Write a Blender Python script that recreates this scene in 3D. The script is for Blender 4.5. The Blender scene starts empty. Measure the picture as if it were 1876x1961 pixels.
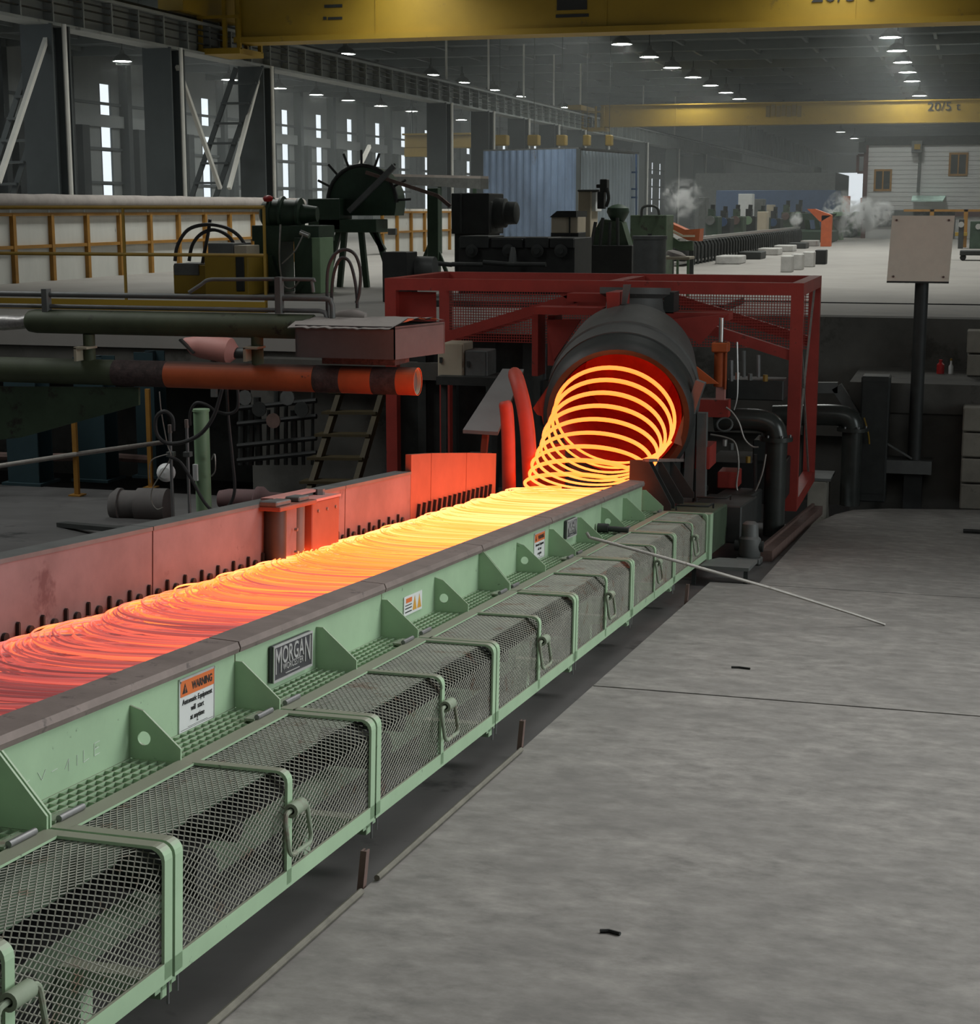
import bpy, math, random
from mathutils import Vector, Matrix, noise
random.seed(7)
S = bpy.context.scene
COL = S.collection
PI = math.pi
V = Vector

# ------------------------------------------------------------------ camera
F, CX, CY = 3200.0, 938.0, 980.5          # focal length in px of the 1876 x 1961 frame
HY, VX = 400.0, 1868.0                    # horizon row and the hall's vanishing column
ZC = 3.3                                  # camera height above the pit level
pitch = math.atan((CY - HY) / F)
yaw = math.atan((VX - CX) * math.cos(pitch) / F)
FWD = V((-math.sin(yaw) * math.cos(pitch), math.cos(yaw) * math.cos(pitch), -math.sin(pitch)))
RGT = V((math.cos(yaw), math.sin(yaw), 0))
UPV = RGT.cross(FWD)
cam = bpy.data.cameras.new('camera')
cam.sensor_fit = 'HORIZONTAL'
cam.sensor_width = 36.0
cam.lens = 36.0 * F / 1876.0
cam.clip_start, cam.clip_end = 0.1, 600
camo = bpy.data.objects.new('camera', cam)
COL.objects.link(camo)
camo.matrix_world = Matrix(((RGT.x, UPV.x, -FWD.x, 0), (RGT.y, UPV.y, -FWD.y, 0), (RGT.z, UPV.z, -FWD.z, ZC), (0, 0, 0, 1)))
S.camera = camo

def ray(px, py):
    return FWD + (px - CX) / F * RGT - (py - CY) / F * UPV
def P(px, py, Y):                         # the point at distance Y down the hall seen at a pixel
    d = ray(px, py)
    w = d * (Y / d.y)
    w.z += ZC
    return w

# ------------------------------------------------------------------ light
W = bpy.data.worlds.new('overcast_sky')
S.world = W
W.use_nodes = True
W.node_tree.nodes['Background'].inputs[0].default_value = (0.86, 0.95, 1.0, 1)
W.node_tree.nodes['Background'].inputs[1].default_value = 1.25
def area(name, loc, aim, sx, sy, watt, col=(1, 1, 1), spread=180):
    l = bpy.data.lights.new(name, 'AREA')
    l.shape = 'RECTANGLE'
    l.size, l.size_y, l.energy, l.color = sx, sy, watt, col
    l.spread = math.radians(spread)
    o = bpy.data.objects.new(name, l)
    COL.objects.link(o)
    o.location = loc
    o.rotation_euler = (V(aim) - V(loc)).to_track_quat('-Z', 'Y').to_euler()
    return o
area('side_key_light', (12.5, 8.5, ZC + 1.5), (-3, 2.5, 1.2), 8, 6, 470, (0.95, 1, 1), 130)  # added area light from the right, in an unseen assumed opening
area('overhead_key_light', (3.0, 12.0, ZC + 6.3), (-0.3, 2.0, 1.2), 11, 6, 440, (1, 1, 0.98), 105)  # added key light under a closed roof, aimed back to keep the pit dark
area('rear_fill_light', (2.0, 1.0, ZC + 6.5), (-2, 13, 2.0), 9, 5, 110, (1, 1, 0.98), 160)  # added fill for faces toward the camera; no roof opening above it
area('pit_fill_light', (-12.5, 13.0, ZC + 6.5), (-7.5, 14.5, 0.5), 8, 5, 190, (0.97, 1, 0.98), 100)  # added fill to brighten the left pit; no such source in view
for k, xx in enumerate((-14.0, -3.3, 7.5, -26.0)):      # the near lamps of the four rows, above the picture's top edge
    area('high_bay_row', (xx, 46, ZC + 6.4), (xx, 46, 0), 1.2, 36, 1500, (0.98, 1, 0.95), 140)
S.view_settings.view_transform = 'Standard'
S.view_settings.look = 'None'
S.view_settings.exposure = 0.0
S.view_settings.gamma = 1.0
S.view_settings.use_curve_mapping = False
S.render.film_transparent = False
cy = S.cycles
cy.max_bounces = 5
cy.diffuse_bounces = 3
cy.glossy_bounces = 3
cy.transmission_bounces = 3
cy.volume_bounces = 2
cy.transparent_max_bounces = 6
cy.caustics_reflective = False
cy.caustics_refractive = False
cy.use_denoising = True
cy.sample_clamp_indirect = 6.0
cy.volume_step_rate = 2.0
cy.volume_max_steps = 128

# ------------------------------------------------------------------ materials
def lin(r, g, b):
    f = lambda c: (c / 255 / 12.92) if c / 255 <= 0.04045 else ((c / 255 + 0.055) / 1.055) ** 2.4
    return (f(r), f(g), f(b))
MATS = {}
def mat(name, col, rough=0.6, metal=0.0, var=0.25, scale=4.0, spots=None, spot_amt=0.5, spot_scale=9.0, bump=0.0, stretch=(1, 1, 1), detail=6.0, dust=None, dust_amt=0.8, soft=0.0):
    """painted / bare surface: base colour broken by large-scale noise, optional second colour in worn spots"""
    if name in MATS:
        return MATS[name]
    m = bpy.data.materials.new(name)
    m.use_nodes = True
    nt = m.node_tree
    N, L = nt.nodes, nt.links
    b = N['Principled BSDF']
    b.inputs['Roughness'].default_value = rough
    b.inputs['Metallic'].default_value = metal
    geo = N.new('ShaderNodeNewGeometry')
    mp = N.new('ShaderNodeMapping')
    mp.inputs['Scale'].default_value = stretch
    L.new(geo.outputs['Position'], mp.inputs['Vector'])
    n1 = N.new('ShaderNodeTexNoise')
    n1.inputs['Scale'].default_value = scale
    n1.inputs['Detail'].default_value = detail
    n1.inputs['Roughness'].default_value = 0.65
    L.new(mp.outputs[0], n1.inputs['Vector'])
    r1 = N.new('ShaderNodeValToRGB')
    r1.color_ramp.elements[0].position = 0.25
    r1.color_ramp.elements[1].position = 0.75
    lo = tuple(c * (1 - var) for c in col)
    hi = tuple(min(1, c * (1 + var)) for c in col)
    r1.color_ramp.elements[0].color = (*lo, 1)
    r1.color_ramp.elements[1].color = (*hi, 1)
    L.new(n1.outputs['Fac'], r1.inputs['Fac'])
    out = r1.outputs['Color']
    if spots:
        n2 = N.new('ShaderNodeTexNoise')
        n2.inputs['Scale'].default_value = spot_scale
        n2.inputs['Detail'].default_value = 5
        n2.inputs['Roughness'].default_value = 0.7
        L.new(mp.outputs[0], n2.inputs['Vector'])
        r2 = N.new('ShaderNodeValToRGB')
        r2.color_ramp.elements[0].position = max(0, 0.70 - spot_amt * 0.28 - soft)
        r2.color_ramp.elements[1].position = 0.76 - spot_amt * 0.22 + soft * 0.6
        L.new(n2.outputs['Fac'], r2.inputs['Fac'])
        mx = N.new('ShaderNodeMix')
        mx.data_type = 'RGBA'
        L.new(r2.outputs['Color'], mx.inputs[0])
        L.new(out, mx.inputs[6])
        mx.inputs[7].default_value = (*spots, 1)
        out = mx.outputs[2]
    if dust:                              # settled mill dust on faces that look up
        sx = N.new('ShaderNodeSeparateXYZ')
        L.new(geo.outputs['True Normal'], sx.inputs[0])
        mr = N.new('ShaderNodeMapRange')
        mr.inputs['From Min'].default_value = 0.55
        mr.inputs['From Max'].default_value = 0.95
        mr.inputs['To Max'].default_value = dust_amt
        L.new(sx.outputs['Z'], mr.inputs['Value'])
        md = N.new('ShaderNodeMix')
        md.data_type = 'RGBA'
        L.new(mr.outputs['Result'], md.inputs[0])
        L.new(out, md.inputs[6])
        md.inputs[7].default_value = (*dust, 1)
        out = md.outputs[2]
    L.new(out, b.inputs['Base Color'])
    if bump:
        bp = N.new('ShaderNodeBump')
        bp.inputs['Strength'].default_value = bump
        bp.inputs['Distance'].default_value = 0.02
        L.new(n1.outputs['Fac'], bp.inputs['Height'])
        L.new(bp.outputs[0], b.inputs['Normal'])
    MATS[name] = m
    return m
def emit(name, col, strength):
    m = bpy.data.materials.new(name)
    m.use_nodes = True
    b = m.node_tree.nodes['Principled BSDF']
    b.inputs['Base Color'].default_value = (0.05, 0.05, 0.05, 1)
    b.inputs['Emission Color'].default_value = (*col, 1)
    b.inputs['Emission Strength'].default_value = strength
    return m

GREEN = mat('green_machine_paint', (0.375, 0.53, 0.345), 0.5, 0, 0.12, 3, (0.10, 0.13, 0.09), 0.15, 14, dust=(0.24, 0.215, 0.175))
GREEN_DUSTY = mat('dusty_green_paint', (0.25, 0.30, 0.215), 0.7, 0, 0.22, 5, (0.20, 0.17, 0.13), 0.6, 7)
GREEN_DARK = mat('deep_green_paint', (0.026, 0.052, 0.03), 0.5, 0, 0.25, 5, (0.02, 0.03, 0.02), 0.2, 8)
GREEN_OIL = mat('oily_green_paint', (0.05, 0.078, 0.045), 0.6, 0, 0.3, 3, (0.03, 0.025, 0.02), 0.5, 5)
GREEN_PIPE = mat('sooty_green_pipe_paint', (0.075, 0.092, 0.05), 0.65, 0, 0.25, 4, (0.03, 0.022, 0.018), 0.3, 5)
GREEN_PALE = mat('pale_green_paint', (0.22, 0.34, 0.20), 0.5, 0, 0.12, 3)
CAP = mat('scaled_brown_steel', (0.215, 0.172, 0.155), 0.6, 0.2, 0.25, 6, (0.10, 0.08, 0.075), 0.35, 10)
STEEL = mat('dull_steel', (0.22, 0.22, 0.22), 0.5, 0.6, 0.2, 6)
BRIGHT = mat('worn_bright_steel', (0.62, 0.62, 0.60), 0.3, 0.9, 0.1, 20)
RODM = mat('bare_rod_steel', (0.34, 0.32, 0.29), 0.45, 0.5, 0.2, 15, (0.14, 0.10, 0.08), 0.3, 20)
MESHM = mat('expanded_metal_paint', (0.33, 0.33, 0.275), 0.55, 0.1, 0.25, 5, (0.24, 0.17, 0.12), 0.45, 6)
BLACK = mat('sooty_black', (0.017, 0.018, 0.017), 0.6, 0.1, 0.4, 5)
DARKM = mat('dark_machine_grey', (0.035, 0.038, 0.036), 0.55, 0.2, 0.35, 5)
GREYM = mat('machine_grey', (0.13, 0.135, 0.13), 0.55, 0.2, 0.25, 4)
RUBBER = mat('black_hose_rubber', (0.035, 0.033, 0.033), 0.5, 0, 0.2, 8)
REDF = mat('red_oxide_frame_paint', (0.33, 0.04, 0.03), 0.5, 0, 0.2, 4, (0.10, 0.03, 0.025), 0.25, 8)
REDW = mat('glow_red_wall_steel', (0.21, 0.135, 0.13), 0.65, 0.0, 0.3, 2.2, (0.10, 0.05, 0.05), 0.30, 2.5)  # steel colour with the hot bed's red glow put in
REDP = mat('glow_reddened_plate', (0.27, 0.085, 0.055), 0.6, 0, 0.22, 3)  # the red carries the glow of the hot bed
ORANGE = mat('orange_paint', (0.50, 0.10, 0.025), 0.5, 0, 0.2, 4)
YEL = mat('yellow_crane_paint', (0.31, 0.195, 0.014), 0.55, 0, 0.14, 0.8, (0.20, 0.13, 0.02), 0.25, 1.5)
YELR = mat('yellow_rail_paint', (0.27, 0.165, 0.02), 0.55, 0, 0.25, 3)
YELO = mat('ochre_frame_paint', (0.30, 0.145, 0.02), 0.6, 0, 0.25, 3)
WHITEP = mat('grimy_white_panel', (0.58, 0.58, 0.54), 0.7, 0, 0.12, 1.5, (0.25, 0.25, 0.22), 0.12, 3, stretch=(1, 1, 0.3))
WHITE = mat('white_enamel', (0.72, 0.73, 0.72), 0.45, 0, 0.06, 5)
BEIGE = mat('beige_cabinet_paint', (0.46, 0.40, 0.30), 0.5, 0, 0.1, 4)
SIGNB = mat('beige_board', (0.86, 0.765, 0.64), 0.6, 0, 0.06, 6)
TARP = mat('dusty_canvas', (0.30, 0.27, 0.25), 0.85, 0, 0.2, 3)
BLUEC = mat('faded_blue_sheet', (0.15, 0.21, 0.31), 0.6, 0, 0.4, 0.9, (0.12, 0.13, 0.14), 0.25, 2, stretch=(1, 1, 0.4))
BLUEL = mat('pale_blue_sheet', (0.33, 0.39, 0.44), 0.6, 0, 0.2, 1.2, stretch=(1, 1, 0.4))
BLUE = mat('blue_cabinet_paint', (0.035, 0.075, 0.17), 0.5, 0, 0.2, 2)
TEAL = mat('teal_steel_paint', (0.018, 0.042, 0.05), 0.55, 0, 0.25, 2)
WALLM = mat('grey_sheet_cladding', (0.25, 0.265, 0.26), 0.7, 0, 0.15, 0.5, stretch=(1, 1, 0.3))
COLM = mat('dark_column_paint', (0.06, 0.07, 0.072), 0.6, 0, 0.25, 0.6)
GIRD = mat('grey_girder_paint', (0.30, 0.32, 0.31), 0.65, 0, 0.2, 0.7, (0.17, 0.18, 0.18), 0.3, 1.2)
ROOFM = mat('dark_roof_sheet', (0.16, 0.18, 0.18), 0.8, 0, 0.2, 0.4)
RAFT = mat('rafter_grey', (0.18, 0.20, 0.20), 0.7, 0, 0.15, 0.6)
BRACE = mat('pale_brace_paint', (0.68, 0.67, 0.62), 0.6, 0, 0.15, 1)
SIDING = mat('white_siding', (0.62, 0.62, 0.61), 0.65, 0, 0.05, 1)
MAROON = mat('maroon_trim', (0.10, 0.045, 0.04), 0.6, 0, 0.2, 1)
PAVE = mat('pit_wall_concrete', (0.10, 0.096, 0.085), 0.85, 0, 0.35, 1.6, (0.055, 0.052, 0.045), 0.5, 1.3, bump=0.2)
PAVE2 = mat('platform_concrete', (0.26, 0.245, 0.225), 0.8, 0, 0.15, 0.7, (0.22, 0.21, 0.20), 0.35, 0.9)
BLOCKM = mat('concrete_block', (0.23, 0.215, 0.18), 0.85, 0, 0.25, 3, (0.12, 0.11, 0.09), 0.3, 4)
OILY = mat('oily_dark_concrete', (0.085, 0.082, 0.08), 0.6, 0, 0.3, 1.5, (0.018, 0.018, 0.018), 0.42, 1.6)
CONC = mat('worn_floor_concrete', (0.265, 0.252, 0.232), 0.8, 0, 0.45, 9.0, (0.185, 0.176, 0.163), 0.5, 2.4, bump=0.08, stretch=(0.8, 1.1, 1), detail=14, soft=0.16)
REDX = mat('bright_red_paint', (0.45, 0.02, 0.02), 0.4, 0, 0.1, 4)
ORW = mat('warning_orange', (0.70, 0.17, 0.045), 0.5, 0, 0.05, 10)
INK = mat('black_ink', (0.02, 0.02, 0.02), 0.6, 0, 0.05, 10)
PLATEG = mat('cast_plate_grey', (0.075, 0.072, 0.08), 0.5, 0.3, 0.2, 20)
CASTW = mat('raised_cast_metal', (0.50, 0.49, 0.48), 0.5, 0.3, 0.1, 20)
PINKD = mat('glow_pink_paint', (0.55, 0.24, 0.21), 0.6, 0, 0.1, 3)  # pink tint of the hot bed's glow, put into the colour
GLASSD = mat('dark_window_glass', (0.03, 0.035, 0.03), 0.15, 0, 0.2, 1)
LAMPON = emit('lamp_light', (0.96, 1.0, 0.95), 120)
LAMPV = emit('cool_lamp_light', (0.92, 0.92, 1.0), 70)

# ------------------------------------------------------------------ geometry helpers
SLOPE = math.radians(4.655)
CONV = Matrix.Translation((0, 0, ZC)) @ Matrix.Rotation(-SLOPE, 4, 'X')   # frame of the line: x across, y along, z normal, falling away
def C(x, t, n):
    return CONV @ V((x, t, n))
ID = Matrix.Identity(4)
_M = {}

class MB:
    """collects shapes (given in a frame, stored in world space) and links them as one mesh object"""
    def __init__(self, frame=ID):
        self.v, self.f, self.fr = [], [], frame
        self.heat = None
    def add(self, vs, fs):
        k = len(self.v)
        self.v += [self.fr @ V(p) for p in vs]
        self.f += [tuple(i + k for i in q) for q in fs]
        return self
    def box(self, a, b, bev=0.0):
        (x0, y0, z0), (x1, y1, z1) = [min(p) for p in zip(a, b)], [max(p) for p in zip(a, b)]
        if bev > 0:
            bev = min(bev, (x1 - x0) / 3, (y1 - y0) / 3, (z1 - z0) / 3)
            vs, idx = [], {}
            for sx in (0, 1):
                for sy in (0, 1):
                    for sz in (0, 1):
                        for ax in range(3):
                            p = [x0 if not sx else x1, y0 if not sy else y1, z0 if not sz else z1]
                            for j, (s, d) in enumerate(zip((sx, sy, sz), (1, 1, 1))):
                                if j != ax:
                                    p[j] += bev * (1 if not s else -1)
                            idx[(sx, sy, sz, ax)] = len(vs)
                            vs.append(p)
            fs = []
            for ax in range(3):
                o = [j for j in range(3) if j != ax]
                for s in (0, 1):
                    q = []
                    for (u, w) in ((0, 0), (1, 0), (1, 1), (0, 1)):
                        key = [0, 0, 0]
                        key[ax], key[o[0]], key[o[1]] = s, u, w
                        q.append(idx[(*key, ax)])
                    fs.append(q)
                for u in (0, 1):
                    for w in (0, 1):
                        k0, k1 = [0, 0, 0], [0, 0, 0]
                        k0[o[0]], k0[o[1]], k1[o[0]], k1[o[1]] = u, w, u, w
                        k1[ax] = 1
                        fs.append([idx[(*k0, o[0])], idx[(*k1, o[0])], idx[(*k1, o[1])], idx[(*k0, o[1])]])
            for sx in (0, 1):
                for sy in (0, 1):
                    for sz in (0, 1):
                        fs.append([idx[(sx, sy, sz, a_)] for a_ in range(3)])
            return self.add(vs, fs)
        vs = [(x, y, z) for x in (x0, x1) for y in (y0, y1) for z in (z0, z1)]
        return self.add(vs, [(0, 1, 3, 2), (4, 6, 7, 5), (0, 4, 5, 1), (2, 3, 7, 6), (0, 2, 6, 4), (1, 5, 7, 3)])
    def bar(self, a, b, w, h, up=(0, 0, 1)):
        """rectangular bar from a to b: w sideways, h along up"""
        a, b = V(a), V(b)
        d = (b - a).normalized()
        s = d.cross(V(up))
        if s.length < 1e-4:
            s = d.cross(V((1, 0, 0)))
        s.normalize()
        u = s.cross(d)
        vs = [p + s * (w / 2 * i) + u * (h / 2 * j) for p in (a, b) for i, j in ((-1, -1), (1, -1), (1, 1), (-1, 1))]
        return self.add(vs, [(3, 2, 1, 0), (4, 5, 6, 7), (0, 1, 5, 4), (1, 2, 6, 5), (2, 3, 7, 6), (3, 0, 4, 7)])
    def tube(self, pts, r, n=8, closed=False, caps=True):
        pts = [V(p) for p in pts]
        m = len(pts)
        rs = r if isinstance(r, (list, tuple)) else [r] * m
        vs, fs, prev = [], [], None
        for i, p in enumerate(pts):
            if closed:
                d = pts[(i + 1) % m] - pts[i - 1]
            else:
                d = pts[min(i + 1, m - 1)] - pts[max(i - 1, 0)]
            d.normalize()
            if prev is None:
                s = d.cross(V((0, 0, 1)))
                if s.length < 0.05:
                    s = d.cross(V((1, 0, 0)))
            else:
                s = prev - d * prev.dot(d)
            s.normalize()
            prev = s
            u = d.cross(s)
            for k in range(n):
                a = 2 * PI * k / n
                vs.append(p + (s * math.cos(a) + u * math.sin(a)) * rs[i])
        for i in range(m if closed else m - 1):
            j = (i + 1) % m
            for k in range(n):
                k2 = (k + 1) % n
                fs.append((i * n + k, i * n + k2, j * n + k2, j * n + k))
        if caps and not closed:
            fs.append(tuple(range(n - 1, -1, -1)))
            fs.append(tuple((m - 1) * n + k for k in range(n)))
        return self.add(vs, fs)
    def cyl(self, a, b, r, n=16, r2=None):
        return self.tube([a, b], [r, r if r2 is None else r2], n)
    def lathe(self, o, axis, prof, n=32, closed=False):
        """profile [(distance along axis, radius)] spun about axis through o"""
        o, d = V(o), V(axis).normalized()
        s = d.cross(V((0, 0, 1)))
        if s.length < 0.05:
            s = V((1, 0, 0))
        s.normalize()
        u = d.cross(s)
        vs, fs = [], []
        for (h, r) in prof:
            for k in range(n):
                a = 2 * PI * k / n
                vs.append(o + d * h + (s * math.cos(a) + u * math.sin(a)) * r)
        m = len(prof)
        for i in range(m if closed else m - 1):
            j = (i + 1) % m
            for k in range(n):
                k2 = (k + 1) % n
                fs.append((i * n + k, i * n + k2, j * n + k2, j * n + k))
        return self.add(vs, fs)
    def prism(self, poly, off):
        """polygon (list of 3-D points) pushed along off"""
        k = len(poly)
        off = V(off)
        vs = [V(p) for p in poly] + [V(p) + off for p in poly]
        fs = [tuple(range(k - 1, -1, -1)), tuple(range(k, 2 * k))]
        for i in range(k):
            j = (i + 1) % k
            fs.append((i, j, k + j, k + i))
        return self.add(vs, fs)
    def mesh(self, name, m, inv=ID, smooth=False):
        me = bpy.data.meshes.new(name)
        me.from_pydata([inv @ p for p in self.v], [], self.f)
        me.materials.append(m)
        if smooth:
            me.polygons.foreach_set('use_smooth', [True] * len(me.polygons))
            me.set_sharp_from_angle(angle=math.radians(40))
        me.update()
        return me
    def build(self, name, m, parent=None, M=None, smooth=False, **props):
        if parent is not None:
            Mo = _M[parent]
        elif M is not None:
            Mo = M
        else:
            lo = [min(p[i] for p in self.v) for i in range(3)]
            hi = [max(p[i] for p in self.v) for i in range(3)]
            Mo = Matrix.Translation(((lo[0] + hi[0]) / 2, (lo[1] + hi[1]) / 2, lo[2]))
        o = bpy.data.objects.new(name, self.mesh(name, m, Mo.inverted(), smooth))
        COL.objects.link(o)
        if parent is not None:
            o.parent = parent
        else:
            o.matrix_world = Mo
        _M[o] = Mo
        for k, v in props.items():
            o[k] = v
        return o

def thing(name, label, cat, M, group=None):
    if not isinstance(M, Matrix):
        M = Matrix.Translation(M)
    o = bpy.data.objects.new(name, None)
    o.empty_display_size = 0.1
    COL.objects.link(o)
    o.matrix_world = M
    _M[o] = M
    o['label'], o['category'] = label, cat
    if group:
        o['group'] = group
    return o
def tag(o, label, cat, group=None):
    o['label'], o['category'] = label, cat
    if group:
        o['group'] = group
    return o
def dup(root, M, label=None):
    """a copy of a thing with copies of its parts and their sub-parts"""
    if not isinstance(M, Matrix):
        M = Matrix.Translation(M)
    kids = {}
    for o in list(COL.objects):
        if o.parent is not None:
            kids.setdefault(o.parent, []).append(o)
    def rec(o, par):
        c = o.copy()
        COL.objects.link(c)
        c.parent = par
        for k in kids.get(o, []):
            rec(k, c)
        return c
    r = rec(root, None)
    r.matrix_world = M
    _M[r] = M
    if label:
        r['label'] = label
    return r
def put(name, me, parent, off=(0, 0, 0)):
    """a part that shares mesh data, shifted inside its thing's own frame"""
    o = bpy.data.objects.new(name, me)
    COL.objects.link(o)
    o.parent = parent
    o.location = off
    _M[o] = _M[parent] @ Matrix.Translation(off)
    return o
def cv(x, t, n):
    return CONV @ Matrix.Translation((x, t, n))
def text(body, size, name, m, M, parent, ext=0.0015, xs=1.0, align='CENTER', bold=0.0):
    """lettering as real raised geometry; M places the text's own xy plane"""
    cu = bpy.data.curves.new(name, 'FONT')
    cu.body, cu.size, cu.extrude, cu.offset = body, size, ext, bold
    cu.align_x, cu.align_y = align, 'CENTER'
    cu.resolution_u = 3
    t = bpy.data.objects.new(name, cu)
    COL.objects.link(t)
    dg = bpy.context.evaluated_depsgraph_get()
    me = bpy.data.meshes.new_from_object(t.evaluated_get(dg))
    bpy.data.objects.remove(t)
    bpy.data.curves.remove(cu)
    me.transform(_M[parent].inverted() @ M @ Matrix.Diagonal((xs, 1, 1, 1)))
    me.materials.clear()
    me.materials.append(m)
    o = bpy.data.objects.new(name, me)
    COL.objects.link(o)
    o.parent = parent
    _M[o] = _M[parent]
    return o
def arc(c, r, a0, a1, k, ax=(1, 0, 0), ay=(0, 0, 1)):
    c, ax, ay = V(c), V(ax), V(ay)
    return [c + ax * (r * math.cos(a0 + (a1 - a0) * i / k)) + ay * (r * math.sin(a0 + (a1 - a0) * i / k)) for i in range(k + 1)]
def spline(pts, k=6):
    """Catmull-Rom through the points"""
    pts = [V(p) for p in pts]
    out = []
    for i in range(len(pts) - 1):
        p0, p1, p2, p3 = pts[max(i - 1, 0)], pts[i], pts[i + 1], pts[min(i + 2, len(pts) - 1)]
        for j in range(k):
            t = j / k
            out.append(0.5 * ((2 * p1) + (p2 - p0) * t + (2 * p0 - 5 * p1 + 4 * p2 - p3) * t * t + (3 * p1 - p0 - 3 * p2 + p3) * t ** 3))
    out.append(pts[-1])
    return out
def struct(name, mb, m, parent=None, smooth=False):
    return mb.build(name, m, parent, smooth=smooth, **({} if parent else {'kind': 'structure'}))

# ================================================================== THE SETTING
PZ = ZC - 1.34                            # mill floor level (upper platform)
# sloping floor beside the line: dark oily base, then worn concrete slabs with open joints
ZR_ = ZC + 7.7
fl = struct('floor', MB(CONV).box((-20, -8, -1.95), (13.5, 16.8, -1.745)), OILY)
struct('wall_left', MB().box((-20.3, -9, ZC - 5), (-20, 18.7, ZR_)), WALLM)
slabs = [
    [(-1.725, -8), (13.4, -8), (13.4, 8.06), (-1.725, 8.06)],
    [(-1.725, 8.085), (13.4, 8.085), (13.4, 12.03), (-1.725, 12.03)],
    [(-1.383, 12.05), (13.4, 12.05), (13.4, 19.2), (0.2, 18.9), (-0.75, 18.55), (-1.1, 18.2), (-1.25, 17.6), (-1.383, 16.4)],
]
for s in slabs:
    MB(CONV).prism([(x, t, -1.83) for x, t in s], (0, 0, 0.13)).build('floor_slab', CONC, fl)
struct('floor', MB().box((-20, 14.0, ZC - 4.2), (13.5, 22.5, ZC - 3.75)), OILY)
# upper mill floor and its retaining walls
struct('floor', MB().box((-46, 18.7, PZ - 0.35), (-5.4, 262, PZ)), PAVE2)
struct('floor', MB().box((-5.4, 21.9, PZ - 0.35), (16, 262, PZ)), PAVE2)
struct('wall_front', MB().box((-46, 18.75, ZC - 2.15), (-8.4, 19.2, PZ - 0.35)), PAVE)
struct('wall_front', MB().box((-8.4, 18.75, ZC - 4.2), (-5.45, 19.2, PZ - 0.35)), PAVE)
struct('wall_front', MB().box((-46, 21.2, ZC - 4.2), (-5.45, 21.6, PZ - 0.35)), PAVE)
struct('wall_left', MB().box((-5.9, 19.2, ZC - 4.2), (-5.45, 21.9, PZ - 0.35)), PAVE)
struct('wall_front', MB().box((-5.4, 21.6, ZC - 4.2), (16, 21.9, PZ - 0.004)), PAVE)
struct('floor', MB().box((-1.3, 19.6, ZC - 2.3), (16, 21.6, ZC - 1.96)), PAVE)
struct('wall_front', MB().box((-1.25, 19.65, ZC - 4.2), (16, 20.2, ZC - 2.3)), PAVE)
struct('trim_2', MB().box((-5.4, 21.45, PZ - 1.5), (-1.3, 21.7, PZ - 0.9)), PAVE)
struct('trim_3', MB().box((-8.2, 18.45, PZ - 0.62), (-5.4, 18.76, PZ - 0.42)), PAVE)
# joint across the mill floor
struct('trim_1', MB().box((-5.0, 24.7, PZ), (12, 24.76, PZ + 0.015)), BLACK)

ZR = ZC + 7.7
rf = struct('ceiling', MB().box((-45, -9, ZR), (14, 255, ZR + 0.3)), ROOFM)
me = MB().box((-44, -0.12, -0.42), (13.5, 0.12, 0.0)).mesh('rafter', RAFT)
for i in range(45):
    put('rafter', me, rf, (0, -5 + 5.33 * i + 0.6 - _M[rf].translation.y, ZR - _M[rf].translation.z) if False else (-_M[rf].translation.x, -5 + 5.33 * i - _M[rf].translation.y, ZR - _M[rf].translation.z))
me = MB().box((-0.07, -9, -0.2), (0.07, 250, 0.0)).mesh('purlin', RAFT)
for i in range(20):
    put('purlin', me, rf, (-42 + 2.85 * i - _M[rf].translation.x, -_M[rf].translation.y, ZR - _M[rf].translation.z))

# left outer wall: sheet cladding bays with tall slot windows
WX = -43.0
NW = 31
w0 = 78.89 - 5.87 * 2
WLS, WLM, WLT = ZC - 0.4, ZC + 4.1, ZC + 6.25
wl = struct('wall_left', MB().box((WX - 0.06, 19, PZ - 0.3), (WX, 262, WLS)).box((WX - 0.06, 19, WLT), (WX, 262, ZR)).box((WX - 0.06, 19, WLM), (WX + 0.25, 262, WLM + 0.6)), WALLM)
GLASS = bpy.data.materials.new('clear_window_glass')
GLASS.use_nodes = True
nt = GLASS.node_tree
nt.nodes.remove(nt.nodes['Principled BSDF'])
mx = nt.nodes.new('ShaderNodeMixShader')
tr = nt.nodes.new('ShaderNodeBsdfTransparent')
gl = nt.nodes.new('ShaderNodeBsdfGlossy')
gl.inputs['Roughness'].default_value = 0.05
mx.inputs[0].default_value = 0.06
nt.links.new(tr.outputs[0], mx.inputs[1])
nt.links.new(gl.outputs[0], mx.inputs[2])
nt.links.new(mx.outputs[0], nt.nodes['Material Output'].inputs[0])
edge = 19.0
pane = None
for i in range(NW):
    yc = w0 + 5.87 * i
    MB().box((WX - 0.06, edge, WLS), (WX, yc - 0.55, WLT)).build('wall_panel', WALLM, wl)
    edge = yc + 0.55
    wn = struct('window_%d' % (i + 1), MB().box((WX - 0.06, yc - 0.58, WLS), (WX + 0.02, yc - 0.52, WLT)).box((WX - 0.06, yc + 0.52, WLS), (WX + 0.02, yc + 0.58, WLT)).box((WX - 0.05, yc - 0.52, ZC + 1.2), (WX, yc + 0.52, ZC + 1.28)).box((WX - 0.05, yc - 0.52, ZC + 2.9), (WX, yc + 0.52, ZC + 2.96)), COLM)
    MB().box((WX - 0.045, yc - 0.52, WLS), (WX - 0.035, yc + 0.52, WLT)).build('window_pane', GLASS, wn)
    # wall post beside each window
    if i < 20:
        MB().box((WX, yc + 1.5, PZ), (WX + 0.5, yc + 1.95, ZR)).build('wall_post', COLM, wl)
        MB().box((WX, yc + 2.6, PZ), (WX + 0.5, yc + 3.3, WLM)).build('wall_post', COLM, wl)
MB().box((WX - 0.2, edge, WLS), (WX, 262, WLT)).build('wall_panel', WALLM, wl)
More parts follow.
